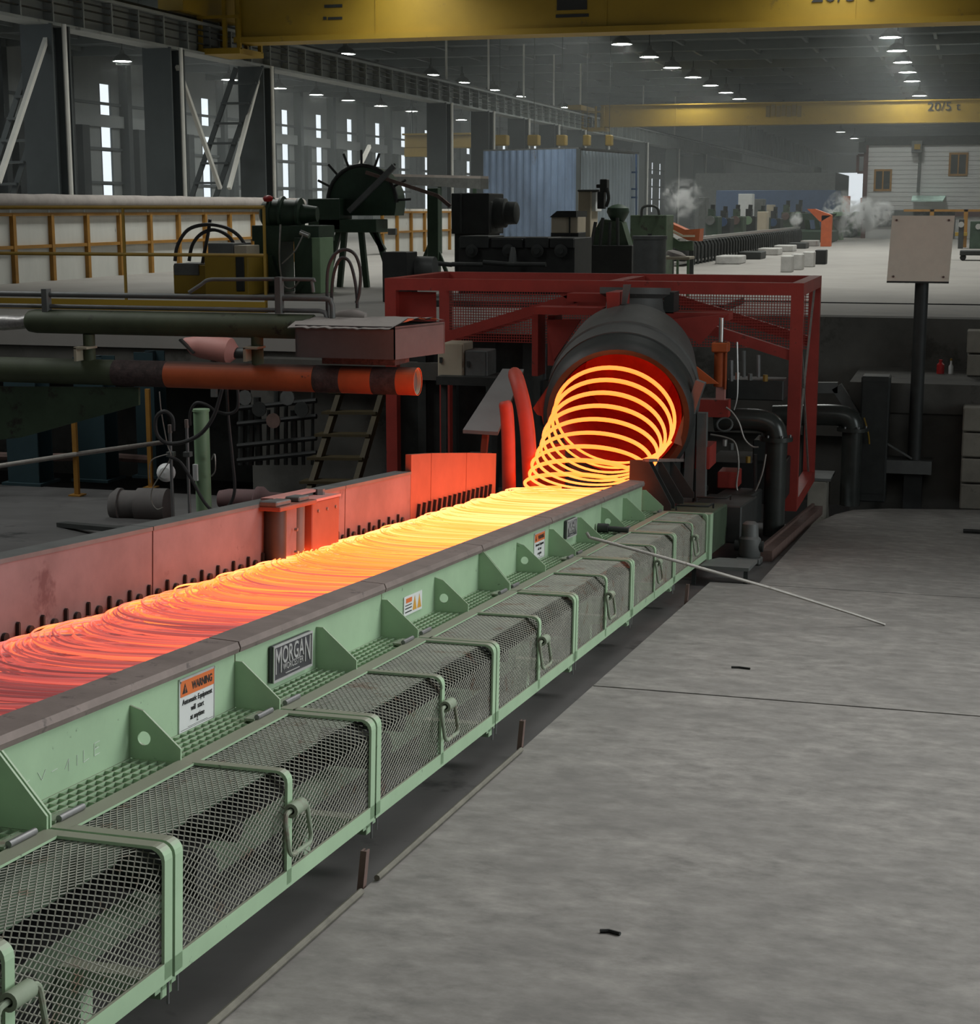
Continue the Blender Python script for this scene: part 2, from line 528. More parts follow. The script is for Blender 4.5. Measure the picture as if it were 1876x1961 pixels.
for z in (1.25, 2.95, 5.2):
    MB().box((WX, 20, ZC + z), (WX + 0.12, 260, ZC + z + 0.14)).build('wall_rail', COLM, wl)
# far end wall with a tall open doorway
wb = struct('wall_far', MB().box((-45, 254, PZ - 0.3), (-22, 255, ZR)).box((-15, 254, PZ - 0.3), (16, 255, ZR)).box((-22, 254, ZC + 5.2), (-15, 255, ZR)), WALLM)
struct('wall_right', MB().box((13.6, 18, PZ - 0.3), (14, 255, ZR)).box((13.6, -9, ZC - 4), (14, 4.4, ZR)).box((13.6, 4.4, ZC + 5.2), (14, 12.6, ZR)).box((13.6, 12.6, ZC - 4), (14, 18, ZR)), WALLM)  # unseen right wall; its near gap is made for the side light
struct('wall_back', MB().box((-45, -9.4, ZC - 4), (14, -9, ZR)), WALLM)
# clerestory strip along the middle column line
wc = struct('wall_middle', MB().box((-20.2, 140, PZ), (-20, 240, ZC + 5.2)), WALLM)
for i in range(30):
    MB().box((-20.25, 150 + 3 * i, ZC + 5.2), (-20, 150.9 + 3 * i, ZR)).build('mullion', COLM, wc)

# crane runway: columns, girder, braces
CXX = -20.0
gd = struct('crane_runway', MB().box((CXX - 0.05, 18, ZC + 4.05), (CXX + 0.05, 200, ZC + 4.75)).box((CXX - 0.3, 18, ZC + 3.98), (CXX + 0.3, 200, ZC + 4.05)).box((CXX - 0.3, 18, ZC + 4.75), (CXX + 0.3, 200, ZC + 4.82)), GIRD)
me = MB().box((0, 0, 0), (0.24, 0.05, 0.68)).mesh('girder_stiffener', GIRD)
for i in range(90):
    put('girder_stiffener', me, gd, V((CXX + 0.05, 30 + 1.33 * i, ZC + 4.06)) - _M[gd].translation)
for z in (4.25, 4.45, 4.6):
    MB().box((CXX + 0.2, 18, ZC + z), (CXX + 0.26, 90, ZC + z + 0.03)).build('conductor_bar', DARKM, gd)
MB().box((CXX - 0.06, 18, ZC + 4.82), (CXX + 0.06, 200, ZC + 4.94)).build('rail', DARKM, gd)
ys = [34.17, 39.88, 45.66, 62.98, 68.91, 74.7, 80.4, 86.2, 92.0, 103.5, 115, 127]
for i, y in enumerate(ys):
    c = struct('pillar', MB().box((CXX - 0.42, y - 0.4, PZ), (CXX + 0.36, y - 0.33, ZC + 4.0)).box((CXX - 0.42, y + 0.33, PZ), (CXX + 0.36, y + 0.4, ZC + 4.0)).box((CXX - 0.08, y - 0.33, PZ), (CXX + 0.02, y + 0.33, ZC + 4.0)).box((CXX - 0.35, y - 0.33, PZ), (CXX - 0.3, y + 0.33, ZC + 4.0)), COLM)
    MB().box((CXX - 0.6, y - 0.6, PZ), (CXX + 0.55, y + 0.6, PZ + 0.06)).build('base_plate', COLM, c)
    MB().cyl((CXX + 0.5, y - 0.1, PZ), (CXX + 0.5, y - 0.1, ZC + 4.0), 0.055, 8).build('pole', BRACE, c)
    if i in (0, 2):
        MB().bar((CXX + 0.2, y - 0.2, ZC + 3.9), (CXX + 0.2, y - 2.55, ZC + 0.55), 0.1, 0.1).build('brace', BRACE, c)
    if i == 1:
        MB().bar((CXX + 0.2, y + 0.3, ZC + 3.6), (CXX + 0.2, y + 2.65, ZC + 0.55), 0.1, 0.1).build('brace', BRACE, c)
    if i == 3:
        MB().bar((CXX + 2.0, y - 13.5, ZC + 1.9), (CXX + 2.0, y - 15.9, ZC + 0.2), 0.1, 0.1).build('brace', BRACE, c)
    if i not in (1, 8):
        MB().cyl((CXX, y + 0.8, ZC + 4.94), (CXX, y + 0.8, ZR), 0.045, 6).build('hanger', BRACE, c)

# ================================================================== FAR THINGS
def lamp_thing(x, y, z, m, label, first=[None]):
    if first[0] is None:
        t = thing('high_bay_lamp', label, 'lamp', (x, y, z), 'high bay lamps under the roof')
        MB().lathe((x, y, z), (0, 0, 1), [(0, 0.42), (0.05, 0.43), (0.22, 0.30), (0.34, 0.12), (0.5, 0.09), (0.5, 0.001)], 20).build('shade', GREYM, t, smooth=True)
        MB().lathe((x, y, z + 0.02), (0, 0, 1), [(0, 0.001), (0, 0.34), (0.03, 0.36)], 20).build('bulb', m, t)
        MB().cyl((x, y, z + 0.5), (x, y, ZR - 0.02), 0.025, 6).build('rod', DARKM, t)
        first[0] = t
        return t
    return dup(first[0], (x, y, z), label)
lamp_rows = [
    (-3.5, [68.4, 74.2, 80.0, 85.8, 91.8, 103.6]),
    (-14.0, [68.2, 74.2, 80.0, 86.1, 92.0, 97.8, 103.6]),
    (-26.2, [69.2, 81.0, 86.3, 92.2, 97.8, 109.0]),
    (-37.1, [69.8, 81.2, 87.6, 93.1, 98.3, 104.2, 110.4, 122.0]),
]
ORD = ['first', 'second', 'third', 'fourth', 'fifth', 'sixth', 'seventh', 'eighth']
rown = ['the row above the sign board', 'the slanting row between both crane bridges', 'the row just above the runway girder', 'the row below the girder by the slot windows']
for r, (x, ylist) in enumerate(lamp_rows):
    for k, y in enumerate(ylist):
        lamp_thing(x, y, ZC + 6.5, LAMPON, 'glowing lamp, %s in %s' % (ORD[k], rown[r]))
for k in range(6):
    lamp_thing(-11.5 + 0.2 * k, 150 + 14 * k, ZC + 6.5, LAMPON, 'tiny far lamp in the hazy line under the distant crane, %s in the line' % ORD[k])

# yellow overhead cranes
def crane(Y, label, big):
    g = thing('bridge_crane', label, 'crane', (-20, Y, ZC + 4.2))
    zb = ZC + (4.42 if big else 4.32)
    zt = ZC + (5.75 if big else 5.22)
    MB().box((-18.9, Y, zb), (13.2, Y + 0.7, zt)).build('girder', YEL, g)
    MB().box((-18.9, Y - 0.12, zb - 0.14), (13.2, Y + 0.82, zb)).build('bottom_flange', YEL, g)
    MB().box((-18.9, Y - 0.12, zt), (13.2, Y + 0.82, zt + 0.06)).build('top_flange', YEL, g)
    e = MB()
    for xx in (-19.85, -19.15, -18.75):
        e.box((xx - 0.05, Y - 0.15, ZC + 4.12), (xx + 0.05, Y - 0.05, zt))
        e.box((xx - 0.05, Y + 1.2, ZC + 4.12), (xx + 0.05, Y + 1.3, zt))
    e.box((-19.9, Y - 0.2, ZC + 4.0), (-18.7, Y + 1.35, ZC + 4.15))
    e.box((-19.9, Y - 0.2, ZC + 4.9), (-18.7, Y - 0.14, ZC + 4.98))
    e.build('end_cage', YEL, g)
    MB().box((-20.3, Y - 1.6, ZC + 4.97), (-19.6, Y + 2.2, zt)).build('end_truck', YEL, g)
    for s in (0, 1, 2, 3):
        MB().box((-15 + 6 * s, Y - 0.02, zb), (-14.96 + 6 * s, Y, zt)).build('web_seam', YEL, g)
    return g
FACE = lambda x, y, z: Matrix.Translation((x, y, z)) @ Matrix.Rotation(PI / 2, 4, 'X')
c1 = crane(41.8, 'yellow crane bridge across the top of the picture', True)
text('20/5 t', 0.62, 'lettering', INK, FACE(-3.28, 41.78, ZC + 5.02), c1, 0.005, 1.0)
b = MB()
for (x0, x1, z0, z1) in ((1066, 1124, 20, -14), (1064, 1127, 34, 26)):
    a0, a1 = P(x0, z0, 41.79), P(x1, z1, 41.79)
    b.box((a0.x, 41.78, a0.z), (a1.x, 41.80, a1.z))
b.build('rating_plate', INK, c1)
b = MB()
for (x0, x1, z0, z1) in ((621, 655, 15, 8), (628, 655, 38, 32), (619, 625, 38, 32)):
    a0, a1 = P(x0, z0, 41.79), P(x1, z1, 41.79)
    b.box((a0.x, 41.785, a0.z), (a1.x, 41.80, a1.z))
b.build('data_plate', DARKM, c1)
c2 = crane(87.0, 'distant yellow crane bridge spanning the hazy hall', False)
text('20/5 t', 0.58, 'lettering', INK, FACE(-1.75, 86.97, ZC + 4.92), c2, 0.01, 1.15)
b = MB()
for k in range(7):
    a0 = P(1466 + 10 * k, 224 - (k % 2) * 2, 86.98)
    b.box((a0.x, 86.96, a0.z), (a0.x + 0.2, 86.99, a0.z + 0.55))
b.build('faded_marking', mat('faded_ink', (0.16, 0.11, 0.03), 0.6), c2)

# office block with white siding
ob = thing('office_building', 'white sided office block with maroon trim at the end of the hall', 'building', (3, 80, PZ))
xl, xr = -4.93, 12.0
MB().box((xl, 80.06, PZ), (xr, 90, ZC + 3.24)).build('core', SIDING, ob)
me = MB().box((xl, 0, 0), (xr, 0.05, 0.185)).mesh('siding_board', SIDING)
z = ZC - 0.05
while z < ZC + 2.7:
    put('siding_board', me, ob, V((0, 80.01, z)) - _M[ob].translation)
    z += 0.2
MB().box((xl - 0.1, 79.9, ZC + 2.86), (xr, 80.06, ZC + 3.25)).build('fascia', DARKM, ob)
MB().box((xl - 0.12, 79.92, PZ), (xl + 0.08, 80.2, ZC + 2.86)).build('corner_trim', MAROON, ob)
MB().box((-0.9, 79.94, ZC - 0.35), (xr, 80.06, ZC - 0.05)).build('sill_band', MAROON, ob)
MB().box((xl, 79.96, ZC - 0.8), (-0.9, 80.06, ZC - 0.05)).build('lower_panel', GREYM, ob)
MB().box((-2.75, 79.96, PZ), (-0.9, 80.07, ZC - 0.12)).build('dark_doorway', DARKM, ob)
def wframe(px0, px1, py0, py1):
    a0, a1 = P(px0, py1, 80), P(px1, py0, 80)
    m = MB()
    w = 0.09
    m.box((a0.x, 79.95, a0.z), (a1.x, 80.02, a0.z + w)).box((a0.x, 79.95, a1.z - w), (a1.x, 80.02, a1.z)).box((a0.x, 79.95, a0.z + w), (a0.x + w, 80.02, a1.z - w)).box((a1.x - w, 79.95, a0.z + w), (a1.x, 80.02, a1.z - w))
    cx = (a0.x + a1.x) / 2
    m.box((cx - 0.03, 79.95, a0.z + w), (cx + 0.03, 80.0, a1.z - w))
    f = m.build('window', YELO, ob)
    MB().box((a0.x + w, 79.97, a0.z + w), (cx - 0.03, 79.99, a1.z - w)).build('pane', GLASSD, f)
    MB().box((cx + 0.03, 79.97, a0.z + w), (a1.x - w, 79.99, a1.z - w)).build('pane', GLASSD, f)
wframe(1815, 1854, 292, 337)
wframe(1672, 1708, 324, 366)
MB().bar(P(1762, 280, 79.9), P(1757, 369, 79.9), 0.12, 0.12).build('downpipe', GREYM, ob)
aa, bb = P(1745, 292, 79.7), P(1766, 270, 79.7)
MB().box((aa.x, 79.4, aa.z), (bb.x, 79.98, bb.z)).build('alarm_box', GREYM, ob)
aa, bb = P(1750, 286, 79.3), P(1762, 276, 79.3)
MB().box((aa.x, 79.33, aa.z), (bb.x, 79.42, bb.z)).build('alarm_light', YEL, ob)
aa, bb = P(1644, 292, 79.8), P(1658, 272, 79.8)
MB().box((aa.x, 79.6, aa.z), (bb.x, 80.0, bb.z)).build('cooler_box', DARKM, ob)
m = MB()
p0, p1 = P(1641, 330, 80), P(1655, 297, 80)
for (a_, b_) in (((p0.x, p0.z), (p0.x, p1.z)), ((p0.x, p1.z), (p1.x, p1.z)), ((p0.x, p0.z), (p1.x, p0.z))):
    m.bar((a_[0], 80.1, a_[1]), (b_[0], 80.1, b_[1]), 0.12, 0.12)
m.build('side_railing', MAROON, ob)
aa, bb = P(1745, 384, 79), P(1810, 374, 79)
MB().prism([(aa.x, 79.95, bb.z), (bb.x, 79.95, bb.z), (bb.x - 0.1, 78.9, aa.z), (aa.x, 78.9, aa.z)], (0, 0, -0.05)).build('awning', mat('mint_awning', (0.45, 0.62, 0.55), 0.5), ob)

def simple(name, label, cat, px0, py0, px1, py1, Y, depth, m, group=None, base=True):
    """box-like far unit with a plinth, a lid and a door seam; corners seen at two pixels at distance Y"""
    a0, a1 = P(px0, py1, Y), P(px1, py0, Y)
    if base:
        a0.z = PZ
    t = thing(name, label, cat, ((a0.x + a1.x) / 2, Y, a0.z), group)
    w = a1.x - a0.x
    MB().box((a0.x, Y, a0.z), (a1.x, Y + depth, a1.z), 0.02).build('body', m, t)
    MB().box((a0.x + 0.08 * w, Y - 0.02, a0.z + 0.08), (a1.x - 0.08 * w, Y, a1.z - 0.08)).build('door', m, t)
    return t
# long dark sheds and cabinets in the haze
simple('control_shed', 'long dark grey shed in the hazy middle of the hall', 'shed', 1330, 330, 1600, 400, 112, 12, GREYM)
simple('shed_upper', 'small upper room on the long grey shed', 'shed', 1515, 318, 1560, 331, 114, 5, GREYM, base=False)
simple('blue_machine_hall', 'wide blue machine housing behind the mill stands', 'machine', 1370, 364, 1600, 400, 100, 4, BLUE)
simple('electrical_cabinet', 'white cabinet standing before the blue machine housing', 'cabinet', 1412, 371, 1440, 425, 84, 1, WHITE)
simple('electrical_cabinet', 'grey cabinet next to the white cabinet', 'cabinet', 1440, 381, 1462, 425, 86, 1, GREYM)
simple('electrical_cabinet', 'narrow pale cabinet left of the blue housing', 'cabinet', 1337, 378, 1352, 430, 80, 1, GREYM)
simple('electrical_cabinet', 'narrow beige cabinet by the mill stands', 'cabinet', 1466, 392, 1480, 430, 82, 1, BEIGE)
simple('low_cabinet', 'low pale box before the white cabinet', 'cabinet', 1449, 405, 1468, 430, 64, 0.8, BEIGE)

# blue corrugated sheet booth
bt = thing('sheet_metal_booth', 'weathered blue corrugated sheet booth behind the machines', 'booth', P(1020, 455, 58))
bt_z = PZ
def corr(name, pa, pb, z0, z1, m, par, pitch=0.28):
    a, b_ = V((pa[0], pa[1], 0)), V((pb[0], pb[1], 0))
    d = (b_ - a)
    k = max(2, int(d.length / pitch)) * 4
    nrm = V((d.y, -d.x, 0)).normalized()
    vs = []
    for i in range(k + 1):
        ph = i % 4
        o = 0.05 if ph in (1, 2) else 0.0
        p = a + d * (i / k) + nrm * o
        vs += [(p.x, p.y, z0), (p.x, p.y, z1)]
    fs = [(2 * i, 2 * i + 2, 2 * i + 3, 2 * i + 1) for i in range(k)]
    MB().add(vs, fs).build(name, m, par)
q0, q1, q2 = P(925, 400, 58), P(1107, 400, 56.5), P(1222, 400, 62)
zt1 = P(1000, 287, 57).z
corr('corrugated_wall', q0, q1, PZ, zt1, BLUEC, bt)
corr('corrugated_wall', q1, q2, PZ, zt1 - 0.05, BLUEL, bt)
MB().prism([(q0.x, q0.y, zt1), (q1.x, q1.y, zt1), (q2.x, q2.y, zt1), (q0.x + 2, q0.y + 8, zt1)], (0, 0, 0.05)).build('roof', GREYM, bt)
MB().box((q1.x - 0.07, q1.y - 0.09, PZ), (q1.x + 0.07, q1.y + 0.05, zt1)).build('corner_post', COLM, bt)
m = MB()
for xx in (1193, 1205, 1218):
    a_, b_ = P(xx, 295, 61.2), P(xx, 420, 61.2)
    m.bar(a_, b_, 0.07, 0.05)
for yy in (330, 362, 378):
    m.bar(P(1190, yy, 61.2), P(1220, yy, 61.2), 0.05, 0.06)
m.build('framed_door', BLUE, bt)
for k, (x0, x1) in enumerate(((938, 970), (1009, 1030), (1064, 1082), (1115, 1127), (1158, 1170))):
    a0, a1 = P(x0, 279, 72), P(x1, 258, 72)
    t = thing('hoist_block', 'yellow hoist block above the blue booth, %s from the left' % ORD[k], 'hoist', (a0.x, 72, a0.z), 'yellow hoists above the blue booth')
    MB().box((a0.x, 72, a0.z), (a1.x, 72.5, a1.z), 0.04).build('body', YEL, t)
    MB().cyl(((a0.x + a1.x) / 2, 72.25, a1.z), ((a0.x + a1.x) / 2, 72.25, ZR - 0.02), 0.012, 5).build('chain', DARKM, t)
aa, bb = P(775, 300, 98), P(905, 258, 98)
t = thing('yellow_platform', 'yellow steel crane trolley in the bay behind the columns', 'crane', ((aa.x + bb.x) / 2, 98, aa.z))
MB().box((aa.x, 98, aa.z + 0.5), (bb.x, 99, bb.z), 0.05).build('beam', YEL, t)
MB().box((aa.x, 97.9, aa.z), (aa.x + 2.2, 98.9, aa.z + 0.5)).build('cab', YEL, t)
MB().box((aa.x, 97.5, bb.z), (bb.x, 99.5, bb.z + 0.1)).build('deck', YEL, t)
for xx in (aa.x + 0.3, bb.x - 0.3):
    MB().cyl((xx, 98.5, bb.z + 0.1), (xx, 98.5, ZR), 0.05, 6).build('hanger', COLM, t)

# ================================================================== THE ROLLER CONVEYOR
T0, MOD = 3.64, 1.468
XW, NB, NG = -2.324, -1.045, -1.245       # near wall face, its top, the grating's level
cvr = thing('roller_conveyor', 'green roller conveyor carrying the glowing wire rings', 'conveyor', cv(-2.9, 7, -1.745))
OFF = lambda x, t, n: (x + 2.9, t - 7, n + 1.745)
def cpart(name, mb, m, par=None, **k):
    return mb.build(name, m, par or cvr, **k)
def cmesh(name, mb, m):
    return mb.mesh(name, m)               # already local: built with frame ID around the part's own origin
m_wall = cmesh('side_wall', MB().box((-0.02, 0.004, -0.21), (0, MOD - 0.004, 0)), GREEN)
GREEN_IN = mat('shaded_green_paint', (0.13, 0.185, 0.12), 0.6, 0, 0.3, 3, (0.03, 0.03, 0.025), 0.45, 4)  # darker copy of the green, standing for shade inside the guards
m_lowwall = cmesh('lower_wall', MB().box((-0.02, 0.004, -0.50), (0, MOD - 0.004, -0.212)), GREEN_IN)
m_cap = cmesh('cap_plate', MB().prism([(-0.098, 0.005, 0.03), (-0.09, 0.005, 0), (0.016, 0.005, -0.012), (0.02, 0.005, 0.004), (0.012, 0.005, 0.024)], (0, MOD - 0.01, 0)), CAP)
m_bolt = cmesh('bolt', MB().cyl((0, 0, 0), (0, 0, 0.006), 0.012, 8), BLACK)
def grating_mesh(L):
    g = MB()
    for i in range(6):
        x = 0.004 + i * 0.0292
        g.box((x - 0.0018, 0.006, -0.034), (x + 0.0018, L - 0.006, 0))
    k = int(L / 0.05)
    for j in range(k + 1):
        t = 0.008 + (L - 0.016) * j / k
        g.box((0.004, t - 0.002, -0.034), (0.15, t + 0.002, -0.001))
    return g.mesh('grating', GREEN)
m_grat = grating_mesh(MOD / 2 - 0.012)
def gusset_mesh(hole, h=0.157):
    poly = [(0, 0), (0.165, 0), (0.165, 0.04), (0.028, h), (0, h)]
    g = MB()
    th = 0.008
    if not hole:
        g.prism([(x, 0, z) for x, z in poly], (0, th, 0))
    else:
        n, r, hx, hz = 20, 0.021, 0.047, 0.062
        # outline resampled radially about the hole so the ring of quads leaves a true opening
        outer = []
        for i in range(n):
            a = 2 * PI * i / n + 0.05
            dx, dz, best = math.cos(a), math.sin(a), 9
            for (x0, z0), (x1, z1) in zip(poly, poly[1:] + poly[:1]):
                ex, ez = x1 - x0, z1 - z0
                den = dx * ez - dz * ex
                if abs(den) < 1e-9:
                    continue
                tt = ((x0 - hx) * ez - (z0 - hz) * ex) / den
                uu = ((x0 - hx) * dz - (z0 - hz) * dx) / den
                if tt > 0 and -1e-6 <= uu <= 1 + 1e-6:
                    best = min(best, tt)
            outer.append([hx + dx * best, hz + dz * best])
        for c_ in poly:                   # snap the nearest sample to each corner
            k = min(range(n), key=lambda q: (outer[q][0] - c_[0]) ** 2 + (outer[q][1] - c_[1]) ** 2)
            outer[k] = list(c_)
        inner = [[hx + r * math.cos(2 * PI * i / n + 0.05), hz + r * math.sin(2 * PI * i / n + 0.05)] for i in range(n)]
        vs = [(p[0], y, p[1]) for y in (0, th) for ring in (outer, inner) for p in ring]
        fs = []
        for i in range(n):
            j = (i + 1) % n
            fs += [(i, j, n + j, n + i), (2 * n + i, 3 * n + i, 3 * n + j, 2 * n + j), (i, 2 * n + i, 2 * n + j, j), (n + i, n + j, 3 * n + j, 3 * n + i)]
        g.add(vs, fs)
    return g.mesh('gusset', GREEN)
m_gus, m_gush, m_gust = gusset_mesh(False), gusset_mesh(True), gusset_mesh(False, 0.192)
HOLES = {1, 5, 7, 10, 12}
for k in range(-1, 6):
    t = T0 + MOD * k
    put('side_wall', m_wall, cvr, OFF(XW, t, NB))
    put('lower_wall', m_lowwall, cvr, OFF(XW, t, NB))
    put('cap_plate', m_cap, cvr, OFF(XW, t, NB))
    for f_ in (0.3, 0.8):
        put('bolt', m_bolt, cvr, OFF(XW - 0.05, t + MOD * f_, NB + 0.012))
    for h in (0, 1):
        tt = t + h * MOD / 2
        i = 2 * k + h
        put('grating', m_grat, cvr, OFF(XW, tt + 0.010, NG))
        if h == 0 and k in (0, 3):        # module joints show two plates back to back
            put('gusset', m_gust, cvr, OFF(XW, tt - 0.012, NG))
            put('gusset', m_gust, cvr, OFF(XW, tt + 0.004, NG))
        else:
            put('gusset', m_gush if i in HOLES else m_gus, cvr, OFF(XW, tt - 0.004, NG))
put('gusset', m_gus, cvr, OFF(XW, T0 + MOD * 6, NG))
m_leg = cmesh('support_leg', MB().box((-0.30, -0.03, 0), (-0.22, 0.03, 0.12)).box((-0.30, -0.03, 0.115), (0, 0.03, 0.165)).box((-0.02, -0.06, 0.135), (0.0, 0.06, 0.165)), GREEN)
m_stud = cmesh('hanging_stud', MB().cyl((0, -0.02, 0), (0, -0.02, -0.06), 0.0035, 6).cyl((0, 0.03, 0), (0, 0.03, -0.045), 0.0035, 6), STEEL)
for k in range(0, 7):
    t = T0 + MOD * k
    put('support_leg', m_leg, cvr, OFF(-1.835, t, -1.745))
    put('hanging_stud', m_stud, cvr, OFF(-1.82, t, -1.582))
cpart('glow_block_pan', MB(CONV).box((-3.44, 1.5, -1.30), (-2.345, 12.6, -1.27)), DARKM)  # added pan that keeps the bed's glow out of the guards
cpart('base_rail', MB(CONV).box((-2.18, 2.0, -1.63), (-2.12, 12.6, -1.56)), GREEN_IN)
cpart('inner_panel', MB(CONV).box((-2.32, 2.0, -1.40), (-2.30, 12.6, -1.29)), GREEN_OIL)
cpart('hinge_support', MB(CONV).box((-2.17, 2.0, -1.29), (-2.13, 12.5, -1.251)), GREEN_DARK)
m_mot = cmesh('drive_motor', MB().cyl((-0.12, 0, 0), (0.12, 0, 0), 0.07, 12), BLACK)
m_mot2 = cmesh('drive_shaft', MB().cyl((-0.05, 0.25, 0.05), (0.1, 0.25, 0.05), 0.035, 10), BLACK)
for k in range(-1, 6):
    put('drive_motor', m_mot, cvr, OFF(-2.06, T0 + MOD * k + 0.45, -1.47))
    put('drive_shaft', m_mot2, cvr, OFF(-2.06, T0 + MOD * k + 0.45, -1.47))
# rollers and far side wall
m_rol = cmesh('roller', MB().cyl((-3.435, 0, 0), (-2.36, 0, 0), 0.033, 10), DARKM)
for i in range(53):
    put('roller', m_rol, cvr, OFF(0, 3.0 + 0.178 * i, -1.215))
XL, NL = -3.45, -0.868
m_pin = cmesh('side_pin', MB().prism([(0, -0.007, 0), (0, 0.007, 0), (0, 0.006, 0.05), (0, 0.0, 0.056), (0, -0.006, 0.05)], (0.014, 0, 0)), BLACK)
m_end = cmesh('roller_end', MB().cyl((0, 0, 0), (0.012, 0, 0), 0.02, 12), BLACK)
for i in range(29):
    put('side_pin', m_pin, cvr, OFF(XL + 0.002, 5.05 + 0.178 * i, -1.16))
    put('roller_end', m_end, cvr, OFF(XL + 0.002, 5.14 + 0.178 * i, -1.152))
for (ta, tb) in ((2.0, 4.3), (4.3, 6.70), (6.70, 9.10), (9.10, 10.30)):
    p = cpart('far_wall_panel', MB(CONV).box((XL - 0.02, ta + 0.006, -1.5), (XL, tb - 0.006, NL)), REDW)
    cpart('wall_flange', MB(CONV).box((XL - 0.11, ta + 0.004, NL), (XL + 0.004, tb - 0.004, NL + 0.018)), GREYM)
for (ta, tb, na, nb_) in ((10.3, 10.72, -0.74, -0.755), (10.73, 11.55, -0.755, -0.80), (11.56, 12.35, -0.80, -0.85)):
    cpart('tall_side_plate', MB(CONV).prism([(XL, ta, -1.4), (XL, tb, -1.4), (XL, tb, nb_), (XL, ta, na)], (-0.04, 0, 0)), REDP)
m_tooth = cmesh('comb_tooth', MB().bar((0, 0, 0), (0, 0.03, 0.105), 0.02, 0.012), BLACK)
for i in range(16):
    put('comb_tooth', m_tooth, cvr, OFF(XL + 0.012, 10.42 + 0.115 * i, -1.18))
# heavy ribbed end block at the laying head
eb = MB(CONV)
eb.prism([(-2.46, 12.62, -1.3), (-2.46, 15.6, -1.3), (-2.46, 15.6, -1.06), (-2.46, 12.62, -0.875)], (0.12, 0, 0))
cpart('end_block', eb, DARKM)
cpart('end_block_rim', MB(CONV).prism([(-2.36, 12.62, -0.885), (-2.36, 15.6, -1.07), (-2.36, 15.6, -1.02 - 0.02), (-2.36, 12.62, -0.862)], (0.05, 0, 0)), CAP)
for tt in (12.62, 12.78, 13.2, 13.75, 14.5):
    nt_ = -0.885 - (tt - 12.62) * 0.062
    cpart('end_block_rib', MB(CONV).prism([(-2.34, tt, -1.25), (-2.13, tt, -1.25), (-2.13, tt, -1.21), (-2.315, tt, nt_), (-2.34, tt, nt_)], (0, 0.02, 0)), DARKM)
cpart('tail_box', MB(CONV).box((-2.2, 12.62, -1.60), (-1.83, 13.6, -1.27), 0.012), GREEN_OIL)
cpart('tail_box', MB(CONV).box((-2.15, 13.66, -1.60), (-1.72, 14.7, -1.29), 0.012), DARKM)
cpart('tail_box', MB(CONV).box((-2.1, 14.8, -1.60), (-1.78, 15.6, -1.3), 0.012), DARKM)
cpart('tail_post', MB(CONV).box((-1.86, 12.46, -1.62), (-1.80, 12.60, -1.25)), GREEN)
for (t0_, n0_) in ((12.7, -1.255), (13.7, -1.275)):
    m = MB(CONV).tube([(-2.1, t0_, n0_), (-2.1, t0_, n0_ + 0.04), (-1.95, t0_, n0_ + 0.04), (-1.86, t0_ + 0.02, n0_ + 0.04), (-1.86, t0_ + 0.3, n0_ + 0.04), (-1.86, t0_ + 0.3, n0_)], 0.008, 6)
    cpart('grab_rail', m, BLACK)
# chalk scribble on the near wall
m = MB(CONV)
def stroke(pts):
    for p, q in zip(pts, pts[1:]):
        m.bar((XW + 0.0012, p[0], p[1]), (XW + 0.0012, q[0], q[1]), 0.0011, 0.0011, (1, 0, 0))
for k, st in enumerate([[(3.79, -1.18), (3.82, -1.175)], [(3.86, -1.165), (3.88, -1.19), (3.90, -1.165)], [(3.93, -1.18), (3.96, -1.178)], [(4.0, -1.19), (4.02, -1.165), (4.02, -1.20)],
                        [(4.065, -1.165), (4.065, -1.195)], [(4.10, -1.16), (4.10, -1.195), (4.13, -1.19)], [(4.16, -1.155), (4.16, -1.19), (4.19, -1.188)], [(4.16, -1.155), (4.19, -1.153)], [(4.16, -1.172), (4.185, -1.170)]]):
    stroke(st)
cpart('chalk_mark', m, WHITE)

